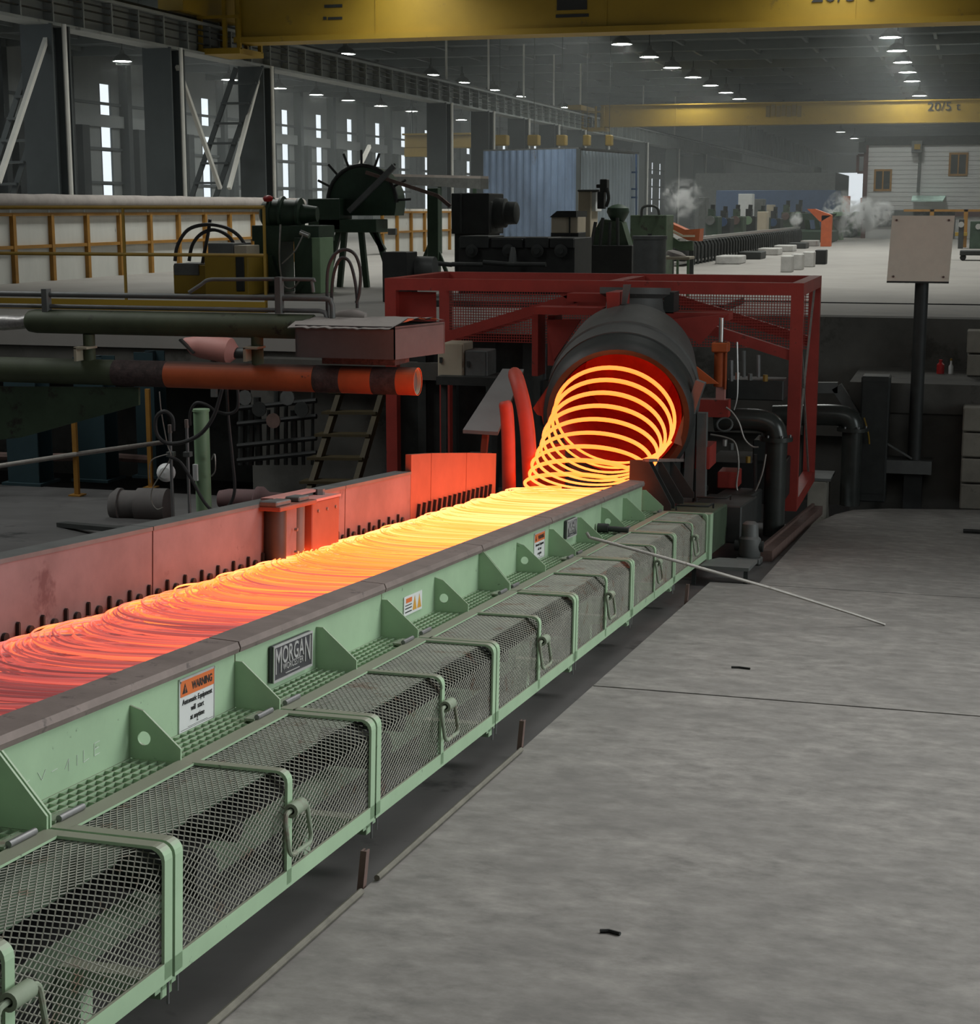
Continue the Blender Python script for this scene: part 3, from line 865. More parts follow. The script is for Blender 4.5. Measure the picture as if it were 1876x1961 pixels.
# hinged mesh guards: one is built, the others are copies
XF, NT, NBOT = -1.815, -1.238, -1.582
def guard():
    g = thing('mesh_guard', 'x', 'guard', cv(XF, 0, NBOT), 'hinged mesh guards along the conveyor')
    L = MOD - 0.014
    fr = MB(CONV)
    fr.box((-2.165, 0, NT - 0.007), (-2.108, L, NT))
    fr.box((XF - 0.008, 0, NBOT), (XF, L, NBOT + 0.052))
    def cross(t0_, t1_, dn=0.0):
        prof = [(-2.115, NT + dn), (XF - 0.035, NT + dn)]
        prof += [(XF - 0.035 + 0.035 * math.sin(a), NT + dn - 0.035 + 0.035 * math.cos(a)) for a in (0.3, 0.6, 0.9, 1.2, PI / 2)]
        prof += [(XF, NBOT + 0.01)]
        inn = [(x - (0 if i < 2 else 0.008), n - (0.008 if i < 7 else 0)) for i, (x, n) in enumerate(prof)]
        k = len(prof)
        vs = [(x, t_, n) for t_ in (t0_, t1_) for pr_ in (prof, inn) for x, n in pr_]
        fs = []
        for i in range(k - 1):
            fs += [(i, i + 1, 2 * k + i + 1, 2 * k + i), (k + i, 3 * k + i, 3 * k + i + 1, k + i + 1), (i, k + i, k + i + 1, i + 1), (2 * k + i, 2 * k + i + 1, 3 * k + i + 1, 3 * k + i)]
        return vs, fs
    fr.add(*cross(0, 0.042)).add(*cross(L - 0.042, L))
    fr.build('frame', GREEN, g)
    MB(CONV).add(*cross(L / 2 - 0.018, L / 2 + 0.018, 0.001)).build('middle_strap', GREEN, g)
    # expanded metal: zig-zag strands over the top, the chamfer and the front
    path = [(-2.112, NT - 0.012), (-1.885, NT - 0.012), (-1.829, NT - 0.062), (-1.829, NBOT + 0.03)]
    seg = [math.dist(a, b) for a, b in zip(path, path[1:])]
    tot = sum(seg)
    rows = int(tot / 0.0098)
    def at(s):
        for (a, b), l in zip(zip(path, path[1:]), seg):
            if s <= l + 1e-9:
                f_ = s / l
                return a[0] + (b[0] - a[0]) * f_, a[1] + (b[1] - a[1]) * f_
            s -= l
        return path[-1]
    cols = 40
    pt = L / cols
    ex = MB(CONV)
    w, th = 0.0014, 0.0011
    for r in range(rows):
        xa, na = at(tot * r / rows)
        xb, nb2 = at(tot * (r + 1) / rows)
        tn = V((xb - xa, 0, nb2 - na)).normalized()
        up = V((-tn.z, 0, tn.x))
        if up.z < 0 or up.x < 0:
            up = -up
        for c in range(cols):
            ta = (c + (0.5 if r % 2 else 0)) * pt
            for tb in (ta - pt / 2, ta + pt / 2):
                if tb < 0.0 or tb > L or ta > L:
                    continue
                a_, b_ = V((xa, ta, na)), V((xb, tb, nb2))
                sg = 1 if tb > ta else -1        # short bonds where the strands meet
                a_.y += sg * pt * 0.03
                b_.y -= sg * pt * 0.03
                q = tn * w + V((0, w * 0.8 * -sg, 0))
                vs = [a_ + q, a_ - q, a_ + up * th * 2, b_ + q, b_ - q, b_ + up * th * 2]
                ex.add(vs, [(0, 3, 5, 2), (2, 5, 4, 1), (1, 4, 3, 0)])
    ex.build('expanded_mesh', MESHM, g, kind='stuff')
    # handle: barrel and rectangular drop ring
    tm = L / 2
    h = MB(CONV)
    h.lathe((XF + 0.020, tm - 0.04, -1.345), (0, 1, 0), [(0, 0.011), (0, 0.021), (0.08, 0.021), (0.08, 0.011)], 16, True)
    hb = h.build('handle_barrel', GREEN_DUSTY, g, smooth=True)
    pts = []
    hw, zt_, zb_, rr = 0.082, -1.345, -1.465, 0.024
    for (ct, cn, a0) in ((tm + hw - rr, zt_ - rr, 0.0), (tm - hw + rr, zt_ - rr, PI / 2), (tm - hw + rr, zb_ + rr, PI), (tm + hw - rr, zb_ + rr, 1.5 * PI)):
        for j in range(4):
            a = a0 + (PI / 2) * j / 3
            pts.append((ct + rr * math.cos(a), cn + rr * math.sin(a)))
    MB(CONV).tube([(XF + 0.018 + 0.02 * (zt_ - n) / 0.13, t_, n) for t_, n in pts], 0.0072, 8, closed=True).build('handle_ring', GREEN_DUSTY, g, smooth=True)
    for t_ in (0.11, L - 0.11):
        hg = MB(CONV).box((-2.205, t_ - 0.07, NT - 0.004), (-2.17, t_ + 0.05, NT + 0.004)).build('hinge_leaf', GREEN_DUSTY, g)
        MB(CONV).cyl((-2.165, t_ - 0.06, NT + 0.008), (-2.165, t_ + 0.06, NT + 0.008), 0.009, 10).build('hinge_pin', STEEL, hg, smooth=True)
    return g
g0 = guard()
GL = ['green mesh guard at the lower left corner with its handle cut by the frame edge', 'large green mesh guard below the orange warning sign', 'green mesh guard below the cast name plate of the conveyor',
      'third whole green mesh guard away from the camera, below the small white sticker', 'green mesh guard just before the one under the leaning bar', 'green mesh guard under the upper end of the leaning bar', 'farthest green mesh guard, by the dark tail boxes']
for k in range(-1, 6):
    Mx = cv(XF, T0 + MOD * k + 0.007, NBOT)
    if k == -1:
        g0.matrix_world = Mx
        g0['label'] = GL[0]
        _M[g0] = Mx
    else:
        dup(g0, Mx, GL[k + 1])

# signs on the near wall (their own plane: t to the right, n up, facing +x)
def face(t, n, x=XW + 0.003):
    return CONV @ Matrix(((0, 0, 1, x), (1, 0, 0, t), (0, 1, 0, n), (0, 0, 0, 1)))
def warn(t0_, t1_, n0_, n1_, label, full=True):
    Mx = face((t0_ + t1_) / 2, n0_)
    s = thing('warning_sign', label, 'sign', Mx, 'warning signs on the conveyor wall')
    w, h = t1_ - t0_, n1_ - n0_
    f = MB(Mx)
    f.box((-w / 2, 0, -0.002), (w / 2, h, 0.002)).build('plate', WHITE, s)
    MB(Mx).box((-w / 2 + 0.006, h * 0.66, 0.002), (w / 2 - 0.004, h - 0.008, 0.0032)).build('orange_header', ORW, s)
    MB(Mx).box((-w / 2, h - 0.006, 0.002), (w / 2, h, 0.004)).box((w / 2 - 0.004, 0, 0.002), (w / 2, h, 0.004)).build('rim', CASTW, s)
    Z = lambda x, y: Mx @ Matrix.Translation((x, y, 0.0035))
    text('WARNING', h * 0.20, 'lettering', INK, Z(0.033 * w / 0.254, h * 0.80), s, 0.0006, 0.86 * w / 0.254 * 0.178 / h, bold=0.0012)
    tx = -w / 2 + 0.036 * w / 0.254
    tri = MB(Mx).prism([(tx - 0.018, h * 0.715, 0.0032), (tx + 0.018, h * 0.715, 0.0032), (tx, h * 0.90, 0.0032)], (0, 0, 0.0008)).build('alert_triangle', INK, s)
    MB(Mx).box((tx - 0.0018, h * 0.765, 0.0041), (tx + 0.0018, h * 0.83, 0.0046)).box((tx - 0.0018, h * 0.735, 0.0041), (tx + 0.0018, h * 0.752, 0.0046)).build('alert_mark', ORW, tri)
    for i, tx_ in enumerate(('Automatic Equipment', 'will  start', 'at anytime')):
        text(tx_, h * 0.15, 'lettering', INK, Z(0, h * (0.55 - 0.165 * i)), s, 0.0006, 0.95 * w / 0.254)
    MB(Mx).box((-w / 2 + 0.06, h * 0.055, 0.002), (w / 2 - 0.05, h * 0.062, 0.0026)).box((-w / 2 + 0.01, h * 0.03, 0.002), (w / 2 - 0.01, h * 0.036, 0.0026)).build('rule_line', INK, s)
    for (bx, by) in ((-w / 2 + 0.006, h - 0.01), (0, 0.02)):
        MB(Mx).cyl((bx, by, 0.002), (bx, by, 0.005), 0.003, 8).build('rivet', STEEL, s)
    return s
warn(4.685, 4.937, -1.244, -1.072, 'orange and white warning sign with three lines of text, nearest on the green wall')
warn(9.15, 9.39, -1.235, -1.078, 'small distant warning sign with orange header on the green wall')
Mx = face(6.985, -1.205)
s = thing('pictogram_sticker', 'small white sticker with orange pictograms on the green wall', 'sticker', Mx)
MB(Mx).box((-0.125, 0, -0.001), (0.125, 0.085, 0.002)).build('plate', WHITE, s)
MB(Mx).box((-0.10, 0.055, 0.002), (-0.02, 0.075, 0.003)).build('orange_band', ORW, s)
MB(Mx).box((-0.11, 0.012, 0.002), (-0.02, 0.017, 0.0026)).box((-0.11, 0.028, 0.002), (-0.02, 0.033, 0.0026)).box((-0.11, 0.042, 0.002), (-0.02, 0.046, 0.0026)).build('text_line', INK, s)
for xx in (0.02, 0.085):
    MB(Mx).prism([(xx - 0.028, 0.012, 0.002), (xx + 0.028, 0.012, 0.002), (xx, 0.075, 0.002)], (0, 0, 0.001)).build('hazard_triangle', mat('pictogram_yellow', (0.7, 0.36, 0.06), 0.5), s)
def plate(t0_, t1_, n0_, n1_, label):
    Mx = face((t0_ + t1_) / 2, n0_, XW + 0.002)
    w, h = t1_ - t0_, n1_ - n0_
    s = thing('name_plate', label, 'name plate', Mx, 'cast name plates on the conveyor wall')
    MB(Mx).box((-w / 2, 0, 0), (w / 2, h, 0.018), 0.004).build('backing', PLATEG, s)
    b = 0.008
    MB(Mx).box((-w / 2, 0, 0.018), (w / 2, b, 0.022)).box((-w / 2, h - b, 0.018), (w / 2, h, 0.022)).box((-w / 2, b, 0.018), (-w / 2 + b, h - b, 0.022)).box((w / 2 - b, b, 0.018), (w / 2, h - b, 0.022)).build('raised_rim', CASTW, s)
    Z = lambda x, y: Mx @ Matrix.Translation((x, y, 0.019))
    k = w / 0.36
    text('M', 0.135, 'lettering', CASTW, Z(-0.135 * k, h * 0.52), s, 0.002, 0.62 * k)
    text('N', 0.135, 'lettering', CASTW, Z(0.135 * k, h * 0.52), s, 0.002, 0.62 * k)
    for i, ch in enumerate('ORGA'):
        text(ch, 0.088, 'lettering', CASTW, Z((-0.075 + 0.05 * i) * k, h * 0.64), s, 0.002, 0.78 * k, bold=0.001)
    text('WORCESTER', 0.034, 'lettering', CASTW, Z(0, h * 0.32), s, 0.0014, 0.95 * k)
    MB(Mx).box((-0.07 * k, h * 0.13, 0.018), (0.06 * k, h * 0.15, 0.0205)).build('raised_bar', CASTW, s)
plate(5.385, 5.748, -1.218, -1.085, 'grey cast name plate with raised lettering between two green gussets, nearest one')
plate(9.885, 10.15, -1.188, -1.075, 'small distant cast name plate just before the leaning bar')

# ------------------------------------------------------------------ the hot wire
def heat_material(name, heatscale):
    m = bpy.data.materials.new(name)
    m.use_nodes = True
    nt = m.node_tree
    b = nt.nodes['Principled BSDF']
    b.inputs['Base Color'].default_value = (0.20, 0.14, 0.14, 1)
    b.inputs['Roughness'].default_value = 0.55
    at = nt.nodes.new('ShaderNodeAttribute')
    at.attribute_name = 'glow_level'
    r = nt.nodes.new('ShaderNodeValToRGB')
    els = [(0.0, (0.030, 0.006, 0.006)), (0.16, (0.085, 0.014, 0.012)), (0.34, (0.19, 0.026, 0.014)), (0.52, (0.34, 0.050, 0.0085)), (0.72, (0.57, 0.085, 0.010)), (0.88, (0.77, 0.118, 0.020)), (1.0, (1.0, 0.155, 0.046))]
    e = r.color_ramp.elements
    e[0].position, e[0].color = els[0][0], (*els[0][1], 1)
    e[1].position, e[1].color = els[-1][0], (*els[-1][1], 1)
    for p, c in els[1:-1]:
        q = e.new(p)
        q.color = (*c, 1)
    r2 = nt.nodes.new('ShaderNodeMapRange')
    r2.inputs['To Min'].default_value = 6.0 * heatscale
    r2.inputs['To Max'].default_value = 6.0 * heatscale
    nt.links.new(at.outputs['Fac'], r.inputs['Fac'])
    nt.links.new(at.outputs['Fac'], r2.inputs['Value'])
    nt.links.new(r.outputs['Color'], b.inputs['Emission Color'])
    nt.links.new(r2.outputs['Result'], b.inputs['Emission Strength'])
    return m
HOT = heat_material('glowing_hot_steel', 1.0)
HOTBED = heat_material('bed_glow_emitter', 0.26)
HOT.cycles.emission_sampling = 'NONE'
def with_heat(o, hs):
    a = o.data.attributes.new('glow_level', 'FLOAT', 'POINT')
    a.data.foreach_set('value', hs)
    return o
def base_heat(t):
    f_ = (t - 4.1) / 5.8
    return max(0.0, min(1.0, 0.02 + 0.9 * f_))
XC, RR = -2.885, 0.475
bed = MB(CONV)
hs = []
rnd = random.Random(3)
N_R, NS = 560, 60
for i in range(N_R):
    t = 2.75 + (12.55 - 2.75) * i / N_R
    r = RR * rnd.uniform(0.955, 1.015)
    xc = XC + rnd.gauss(0, 0.012) + 0.012 * math.sin(i * 0.21)
    lift = rnd.uniform(-0.016, 0.005)
    tilt = rnd.uniform(-0.03, 0.0)
    hr = rnd.gauss(0, 0.10)
    p1, p2, q1, q2 = rnd.uniform(0, 6.3), rnd.uniform(0, 6.3), rnd.uniform(0, 0.008), rnd.uniform(0, 0.008)
    pts = []
    for k in range(NS):
        a = 2 * PI * k / NS
        rr = r + q1 * math.sin(2 * a + p1) + q2 * math.sin(3 * a + p2)
        x, y = rr * math.cos(a), rr * math.sin(a)
        e = abs(x) / RR
        n = -1.152 + lift - tilt * (-y / RR) + 0.014 * e ** 4 + 0.003 * math.sin(2 * a + p2)
        pts.append((xc + x, t + y, n))
        h = base_heat(t + y * 0.5) + hr + 0.30 * max(0, e - 0.80) / 0.20 - (lift + 0.008) * 5.0 - 0.05
        hs += [h] * 4
    bed.tube(pts, 0.0042, 4, closed=True)
o = bed.build('wire_rings', HOT, M=cv(XC, 7, -1.18))
with_heat(o, hs)
o['kind'] = 'stuff'
tag(o, 'bed of glowing wire rings fading from yellow to dull red along the conveyor', 'steel wire')
lo = MB(CONV)  # added flat glowing sheet that casts the light of the ring bed
hs = []
nx, ny = 8, 60
vs, fs = [], []
for j in range(ny + 1):
    t = 2.6 + 10.1 * j / ny
    for i in range(nx + 1):
        x = XC - 0.455 + 0.91 * i / nx
        vs.append((x, t, -1.176))
        hs.append(base_heat(t) + 0.04 + 0.22 * abs(2 * i / nx - 1) ** 4)
for j in range(ny):
    for i in range(nx):
        k = j * (nx + 1) + i
        fs.append((k, k + 1, k + nx + 2, k + nx + 1))
lo.add(vs, fs)
lb = lo.build('bed_glow_sheet', HOTBED, o)
with_heat(lb, hs)

# rings dropping out of the laying head: one continuous wire
TURNS, SEG = 9.6, 56
pts, hs = [], []
def lerp(a, b, f_):
    return a + (b - a) * f_
A0, A1 = P(1190, 884, 13.30), P(1092, 962, 12.05)
B0, B1 = P(1178, 690, 13.62), P(1118, 936, 12.95)
fallw = MB()
for i in range(int(TURNS * SEG) + 1):
    u = i / SEG
    f_ = u / TURNS
    A = A0.lerp(A1, f_ ** 0.85)
    B = B0.lerp(B1, f_ ** 1.05)
    c = (A + B) / 2
    h = (A - B) / 2
    a = 2 * PI * u + 0.6
    wob = 1 + 0.015 * math.sin(u * 4.1)
    p = c + V((1, 0, 0)) * (lerp(0.51, 0.455, f_) * math.cos(a) * wob) + h * math.sin(a)
    pts.append(p)
    hs += [0.73 + 0.07 * math.sin(a) + 0.06 * f_] * 6
o = fallw.tube(pts, [0.014 - 0.0045 * math.sin(2 * PI * i / SEG + 0.6) for i in range(len(pts))], 6).build('wire_coil', heat_material('glowing_falling_wire', 1.0), smooth=True)
with_heat(o, hs)
tag(o, 'bright yellow hot wire falling in loops from the laying head', 'steel wire')

# ------------------------------------------------------------------ things on and beside the line
# guide rollers clamped to the far wall
g = thing('guide_roller_unit', 'red lit guide unit with vertical rollers clamped to the far conveyor wall', 'guide', cv(XL + 0.06, 8.3, -1.15))
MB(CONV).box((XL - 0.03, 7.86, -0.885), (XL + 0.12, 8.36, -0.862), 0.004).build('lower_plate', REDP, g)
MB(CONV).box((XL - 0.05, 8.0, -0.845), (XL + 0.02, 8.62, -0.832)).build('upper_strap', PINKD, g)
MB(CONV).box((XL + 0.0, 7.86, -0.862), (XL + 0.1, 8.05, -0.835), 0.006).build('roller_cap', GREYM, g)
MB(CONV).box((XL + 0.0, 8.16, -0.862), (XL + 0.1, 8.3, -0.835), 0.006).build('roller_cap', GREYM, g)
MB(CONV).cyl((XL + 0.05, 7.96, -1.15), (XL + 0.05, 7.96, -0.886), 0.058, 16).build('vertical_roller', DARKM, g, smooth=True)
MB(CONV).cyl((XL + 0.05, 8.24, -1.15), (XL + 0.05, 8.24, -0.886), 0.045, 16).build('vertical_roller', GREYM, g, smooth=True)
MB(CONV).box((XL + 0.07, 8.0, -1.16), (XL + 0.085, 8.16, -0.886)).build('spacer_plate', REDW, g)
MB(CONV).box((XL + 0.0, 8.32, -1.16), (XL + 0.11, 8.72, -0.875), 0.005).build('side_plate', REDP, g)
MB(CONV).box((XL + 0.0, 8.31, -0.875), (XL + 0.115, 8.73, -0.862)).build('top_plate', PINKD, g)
for (tt, nn) in ((8.4, -0.93), (8.53, -0.93), (8.66, -0.93), (8.1, -1.0), (8.1, -1.12)):
    MB(CONV).cyl((XL + 0.10, tt, nn), (XL + 0.117, tt, nn), 0.009, 8).build('bolt', STEEL, g)
MB(CONV).cyl((XL + 0.03, 8.62, -0.862), (XL + 0.03, 8.62, -0.83), 0.03, 6).build('lock_nut', STEEL, g)
# leaning bar and heavy pin tool
def conv_at(px, py, t):
    d = ray(px, py)
    cd = V((0, math.cos(SLOPE), -math.sin(SLOPE)))
    nd = V((0, math.sin(SLOPE), math.cos(SLOPE)))
    w = d * (t / d.dot(cd))
    return V((w.x, t, w.dot(nd)))
pa, pb = conv_at(1132, 1030, 9.55), V((-0.418, 10.56, -1.692))
o = MB(CONV).tube([pa + V((-0.03, 0, 0.03)), pa + V((-0.012, 0, 0.002)), pa, pa.lerp(pb, 0.3) + V((0, 0, 0.012)), pa.lerp(pb, 0.6) + V((0, 0, 0.016)), pa.lerp(pb, 0.88) + V((0, 0, 0.008)), pb], 0.0095, 8).build('pry_bar', RODM, smooth=True)
tag(o, 'long thin steel bar leaning from the concrete floor onto the mesh guard', 'steel bar')
tl = thing('drift_pin', 'short dark steel pin with a thick head lying on the grating', 'tool', cv(-2.28, 10.78, NG))
MB(CONV).cyl((-2.30, 10.80, NG + 0.035), (-2.10, 10.80, NG + 0.03), 0.019, 12).build('shank', DARKM, tl, smooth=True)
MB(CONV).cyl((-2.322 + 0.015, 10.80, NG + 0.036), (-2.235, 10.80, NG + 0.036), 0.031, 12).build('head', DARKM, tl, smooth=True)
PIPEE = mat('weathered_pipe', (0.16, 0.15, 0.12), 0.7, 0.1, 0.3, 12)
# stakes and pipe along the slab edge
m = MB(CONV)
m.tube([(-1.71, 1.5, -1.688), (-1.712, 3.2, -1.688), (-1.712, 4.70, -1.688)], 0.011, 8)
tag(m.build('edge_pipe', PIPEE), 'pale thin pipe along the slab edge before the nearest stake', 'pipe')
m = MB(CONV).tube([(-1.711, 4.84, -1.688), (-1.712, 5.8, -1.688), (-1.712, 6.62, -1.688)], 0.010, 8)
tag(m.build('edge_pipe', PIPEE), 'pale thin pipe along the slab edge between two stakes', 'pipe')
RUST = mat('rusty_stake', (0.15, 0.095, 0.08), 0.7, 0, 0.3, 9)
for t_, lab in ((4.77, 'rusty channel stake standing in the slab edge, nearest of the three'), (6.70, 'rusty channel stake at the slab edge, middle of the three'), (11.05, 'far rusty stake at the slab edge by the leaning bar')):
    st = thing('stake', lab, 'stake', cv(-1.735, t_, -1.745), 'stakes along the slab edge')
    m = MB(CONV)
    for (x0, x1, y0, y1) in ((-1.755, -1.735, 0.0, 0.006), (-1.755, -1.749, 0.006, 0.03), (-1.741, -1.735, 0.006, 0.03)):
        m.prism([(x0, t_ + y0, -1.745), (x1, t_ + y0, -1.745), (x1, t_ + y1, -1.745), (x0, t_ + y1, -1.745)], (0.006, 0.02, 0.155))
    m.build('channel', RUST, st)
    MB(CONV).box((-1.76, t_ - 0.02, -1.745), (-1.728, t_ + 0.04, -1.735)).build('foot', RUST, st)
# small debris on the floor
for k, (px, py, t_, l, lab) in enumerate(((1168, 1789, 4.45, 0.03, 'small black scrap on the near floor'), (1418, 1281, 8.6, 0.05, 'thin dark sliver on the floor below the leaning bar'), (1865, 1022, 16.6, 0.1, 'short dark bar end on the floor at the right picture edge'))):
    d = ray(px, py)
    nd = V((0, math.sin(SLOPE), math.cos(SLOPE)))
    w = d * (-1.70 / d.dot(nd))
    p = V((w.x, w.dot(V((0, math.cos(SLOPE), -math.sin(SLOPE)))), -1.70))
    r_ = 0.006 if k < 2 else 0.022
    tag(MB(CONV).tube([p + V((-l, 0, r_)), p + V((-l * 0.2, 0.01, r_)), p + V((l, -0.004, r_))], r_, 6).build('scrap', BLACK), lab, 'scrap')
# motor, bracket table and beam beside the tail boxes
mt = thing('gear_motor', 'upright grey gear motor beside the tail of the conveyor', 'motor', cv(-1.62, 13.6, -1.745))
q = conv_at(1435, 1045, 13.55)
MB(CONV).lathe((q.x, 13.55, -1.70), (0, 0, 1), [(0, 0.07), (0.03, 0.09), (0.16, 0.09), (0.18, 0.07), (0.28, 0.065), (0.30, 0.04), (0.30, 0.001)], 18).build('housing', GREYM, mt, smooth=True)
MB(CONV).box((q.x - 0.10, 13.45, -1.745), (q.x + 0.10, 13.65, -1.69), 0.01).build('base', GREYM, mt)
MB(CONV).cyl((q.x - 0.12, 13.55, -1.6), (q.x + 0.11, 13.55, -1.6), 0.045, 12).build('gear_case', DARKM, mt, smooth=True)
bk = thing('bracket_table', 'low grey bracket table between conveyor and floor slab', 'bracket', cv(-1.6, 12.3, -1.745))
MB(CONV).prism([(-1.92, 12.12, -1.62), (-1.46, 12.12, -1.62), (-1.46, 12.65, -1.62), (-1.75, 12.65, -1.62)], (0, 0, 0.025)).build('top', GREYM, bk)
for xx in (-1.88, -1.5):
    MB(CONV).box((xx, 12.15, -1.745), (xx + 0.03, 12.18, -1.62)).build('leg', DARKM, bk)
bm = thing('floor_beam', 'rusty steel channel beam along the slab edge near the red frame', 'beam', cv(-1.5, 15, -1.745))
MB(CONV).bar((-1.52, 13.75, -1.70), (-1.46, 18.0, -1.70), 0.10, 0.09).build('web', RUST, bm)
MB(CONV).bar((-1.57, 13.75, -1.645), (-1.51, 18.0, -1.645), 0.03, 0.03).build('flange', RUST, bm)

# ================================================================== PIPE ARM OVER THE LINE (left)
YP = 11.4
def pp(px, py, Y=YP):
    return P(px, py, Y)
arm = thing('pipe_arm', 'sooty green twin pipe arm reaching over the hot rings from the left', 'pipe arm', pp(300, 720))
a, b = pp(-160, 716), pp(790, 719)
b.z = a.z = pp(400, 719).z
rl = 0.098
MB().tube([a, b], rl, 28).build('lower_pipe', GREEN_PIPE, arm, smooth=True)
HOTP = mat('orange_glow_sleeve', (0.62, 0.125, 0.04), 0.55, 0, 0.15, 5, (0.08, 0.04, 0.03), 0.2, 8, dust=(0.10, 0.08, 0.07), dust_amt=0.9)  # orange sleeve bands, colour raised to carry the bed's glow from below
SCALE_ = mat('flaking_burnt_paint', (0.075, 0.05, 0.047), 0.8, 0, 0.5, 20, (0.15, 0.09, 0.08), 0.3, 30, bump=0.4)
def band(x0, x1, m, name, r):
    p, q = pp(x0, 719), pp(x1, 719)
    p.z = q.z = a.z
    return MB().lathe(p, (1, 0, 0), [(0, rl * 0.98), (0, r), ((q - p).length, r), ((q - p).length, rl * 0.98)], 32).build(name, m, arm, smooth=True)
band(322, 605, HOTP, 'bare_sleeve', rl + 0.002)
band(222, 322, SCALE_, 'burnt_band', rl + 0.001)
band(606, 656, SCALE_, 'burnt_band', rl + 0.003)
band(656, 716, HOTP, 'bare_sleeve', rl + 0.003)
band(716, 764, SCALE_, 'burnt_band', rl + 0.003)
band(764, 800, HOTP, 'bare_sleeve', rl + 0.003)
p = pp(790, 719)
p.z = a.z
MB().lathe(p, (1, 0, 0), [(0, rl * 0.99), (0.03, rl * 0.99), (0.03, rl * 0.92), (-0.0, rl * 0.92)], 32).build('pipe_mouth', BEIGE, arm, smooth=True)
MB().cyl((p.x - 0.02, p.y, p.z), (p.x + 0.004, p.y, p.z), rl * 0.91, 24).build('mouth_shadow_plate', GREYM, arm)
ua, ub = pp(58, 618), pp(600, 621)
ua.z = ub.z = pp(300, 620).z
ru = 0.09
MB().tube([ua + V((-0.02, 0, 0)), ua, ua + V((0.06, 0, 0)), ub], [ru * 0.7, ru * 0.9, ru, ru], 28).build('upper_pipe', GREEN_PIPE, arm, smooth=True)
MB().tube([pp(-60, 618) + V((0, 0, 0)), pp(10, 618), pp(40, 618), ua], [0.05, 0.06, 0.05, 0.055], 14).build('foil_wrapped_joint', mat('foil_wrap', (0.45, 0.43, 0.42), 0.4, 0.5, 0.35, 30), arm, smooth=True)
for k, (yy, r_) in enumerate(((567, 0.021), (590, 0.017))):
    q0, q1 = pp(-60, yy), pp(612 if k else 622, yy)
    q1.z = q0.z = pp(300, yy).z
    pts = [q0, q1, q1 + V((0.04, 0, -0.01)), q1 + V((0.055, 0, -0.05)), q1 + V((0.057, 0, -0.12 if k else -0.16))]
    MB().tube(pts, r_, 10).build('thin_pipe', STEEL if k else GREYM, arm, smooth=True)
for xx in (92, 537):
    q0, q1 = pp(xx, 600), pp(xx, 553 if xx < 200 else 530)
    m = MB().box((q0.x - 0.022, YP - 0.05, q0.z), (q0.x + 0.022, YP + 0.02, q1.z))
    m.build('clamp_post', GREYM, arm)
# the second thin pipe with a bend
q = [pp(362, 560), pp(385, 545), pp(400, 536), pp(440, 535), pp(590, 535), pp(597, 540), pp(600, 560)]
MB().tube(spline(q, 4), 0.014, 8).build('bent_pipe', GREYM, arm, smooth=True)
for xx in (170, 492):
    q0, q1 = pp(xx, 640), pp(xx, 700)
    st = MB().cyl((q0.x, YP, q1.z), (q0.x, YP, q0.z), 0.045, 16).build('stub_pipe', GREEN_PIPE, arm, smooth=True)
    q2 = pp(xx, 664)
    MB().box((q2.x - 0.05, YP - 0.14, q2.z - 0.008), (q2.x + 0.06, YP + 0.02, q2.z + 0.008)).box((q2.x - 0.05, YP - 0.14, q2.z - 0.10), (q2.x - 0.03, YP - 0.03, q2.z)).build('bracket', BEIGE, st)
g0_, g1_, g2_, g3_ = pp(-60, 740), pp(265, 742), pp(265, 776), pp(-60, 848)
MB().prism([g0_, g3_, pp(40, 838), g2_, g1_], (0, 0.03, 0)).build('gusset_plate', GREEN_OIL, arm)
# hood box with a tattered canvas on top, at the end of the arm
hb = thing('hood_box', 'grey steel hood box with tattered canvas above the pipe end', 'hood', pp(690, 690))
c0, c1 = pp(566, 684, 11.15), pp(757, 688, 11.15)
dz = pp(566, 622, 11.15).z
dep = 0.62
skew = V((0.17, dep, 0))
front = [V((c0.x, c0.y, c0.z)), V((c1.x, c1.y, c0.z)), V((c1.x, c1.y, dz)), V((c0.x, c0.y, dz))]
m = MB()
th = 0.012
m.prism([front[0], front[1], front[2], front[3]], (0, th, 0))
m.prism([front[1], front[1] + skew, front[2] + skew, front[2]], (-th, 0, 0))
m.prism([front[0], front[0] + skew, front[3] + skew, front[3]], (th, 0, 0))
m.prism([p_ + skew for p_ in front], (0, -th, 0))
m.build('shell', mat('grey_hood_steel', (0.10, 0.098, 0.10), 0.55, 0.1, 0.2, 5), hb)
MB().prism([front[3] + V((0, 0, -0.02)), front[2] + V((0, 0, -0.02)), front[2] + skew + V((0, 0, -0.02)), front[3] + skew + V((0, 0, -0.02))], (0, 0, 0.012)).build('lid', GREYM, hb)
MB().prism([front[0] + V((0.02, 0.02, 0.01)), front[1] + V((-0.02, 0.02, 0.01)), front[1] + skew + V((-0.02, -0.02, 0.01)), front[0] + skew + V((0.02, -0.02, 0.01))], (0, 0, 0.01)).build('liner', REDW, hb)
MB().box((c0.x + 0.15, YP - 0.12, c0.z - 0.055), (c1.x - 0.05, YP + 0.2, c0.z + 0.02)).build('saddle', SCALE_, hb)
tp = MB()
nx, ny = 22, 8
vs = []
for j in range(ny + 1):
    for i in range(nx + 1):
        p_ = front[3].lerp(front[2], i / nx) + skew * (j / ny)
        z_ = 0.012 + 0.02 * noise.noise(p_ * 9) + 0.03 * math.exp(-((j - 4) / 2.5) ** 2)
        if j == 0:
            p_ = p_ + V((0, -0.025, 0))
            z_ = -0.012 - 0.022 * abs(noise.noise(p_ * 23))
        if i == 0:
            p_ = p_ + V((-0.05 * (j < 3), 0, 0))
        if i == nx and j < 4:
            p_ = p_ + V((0.05, 0, 0))
            z_ += 0.045 * (1 - j / 4)
        vs.append(p_ + V((0, 0, z_)))
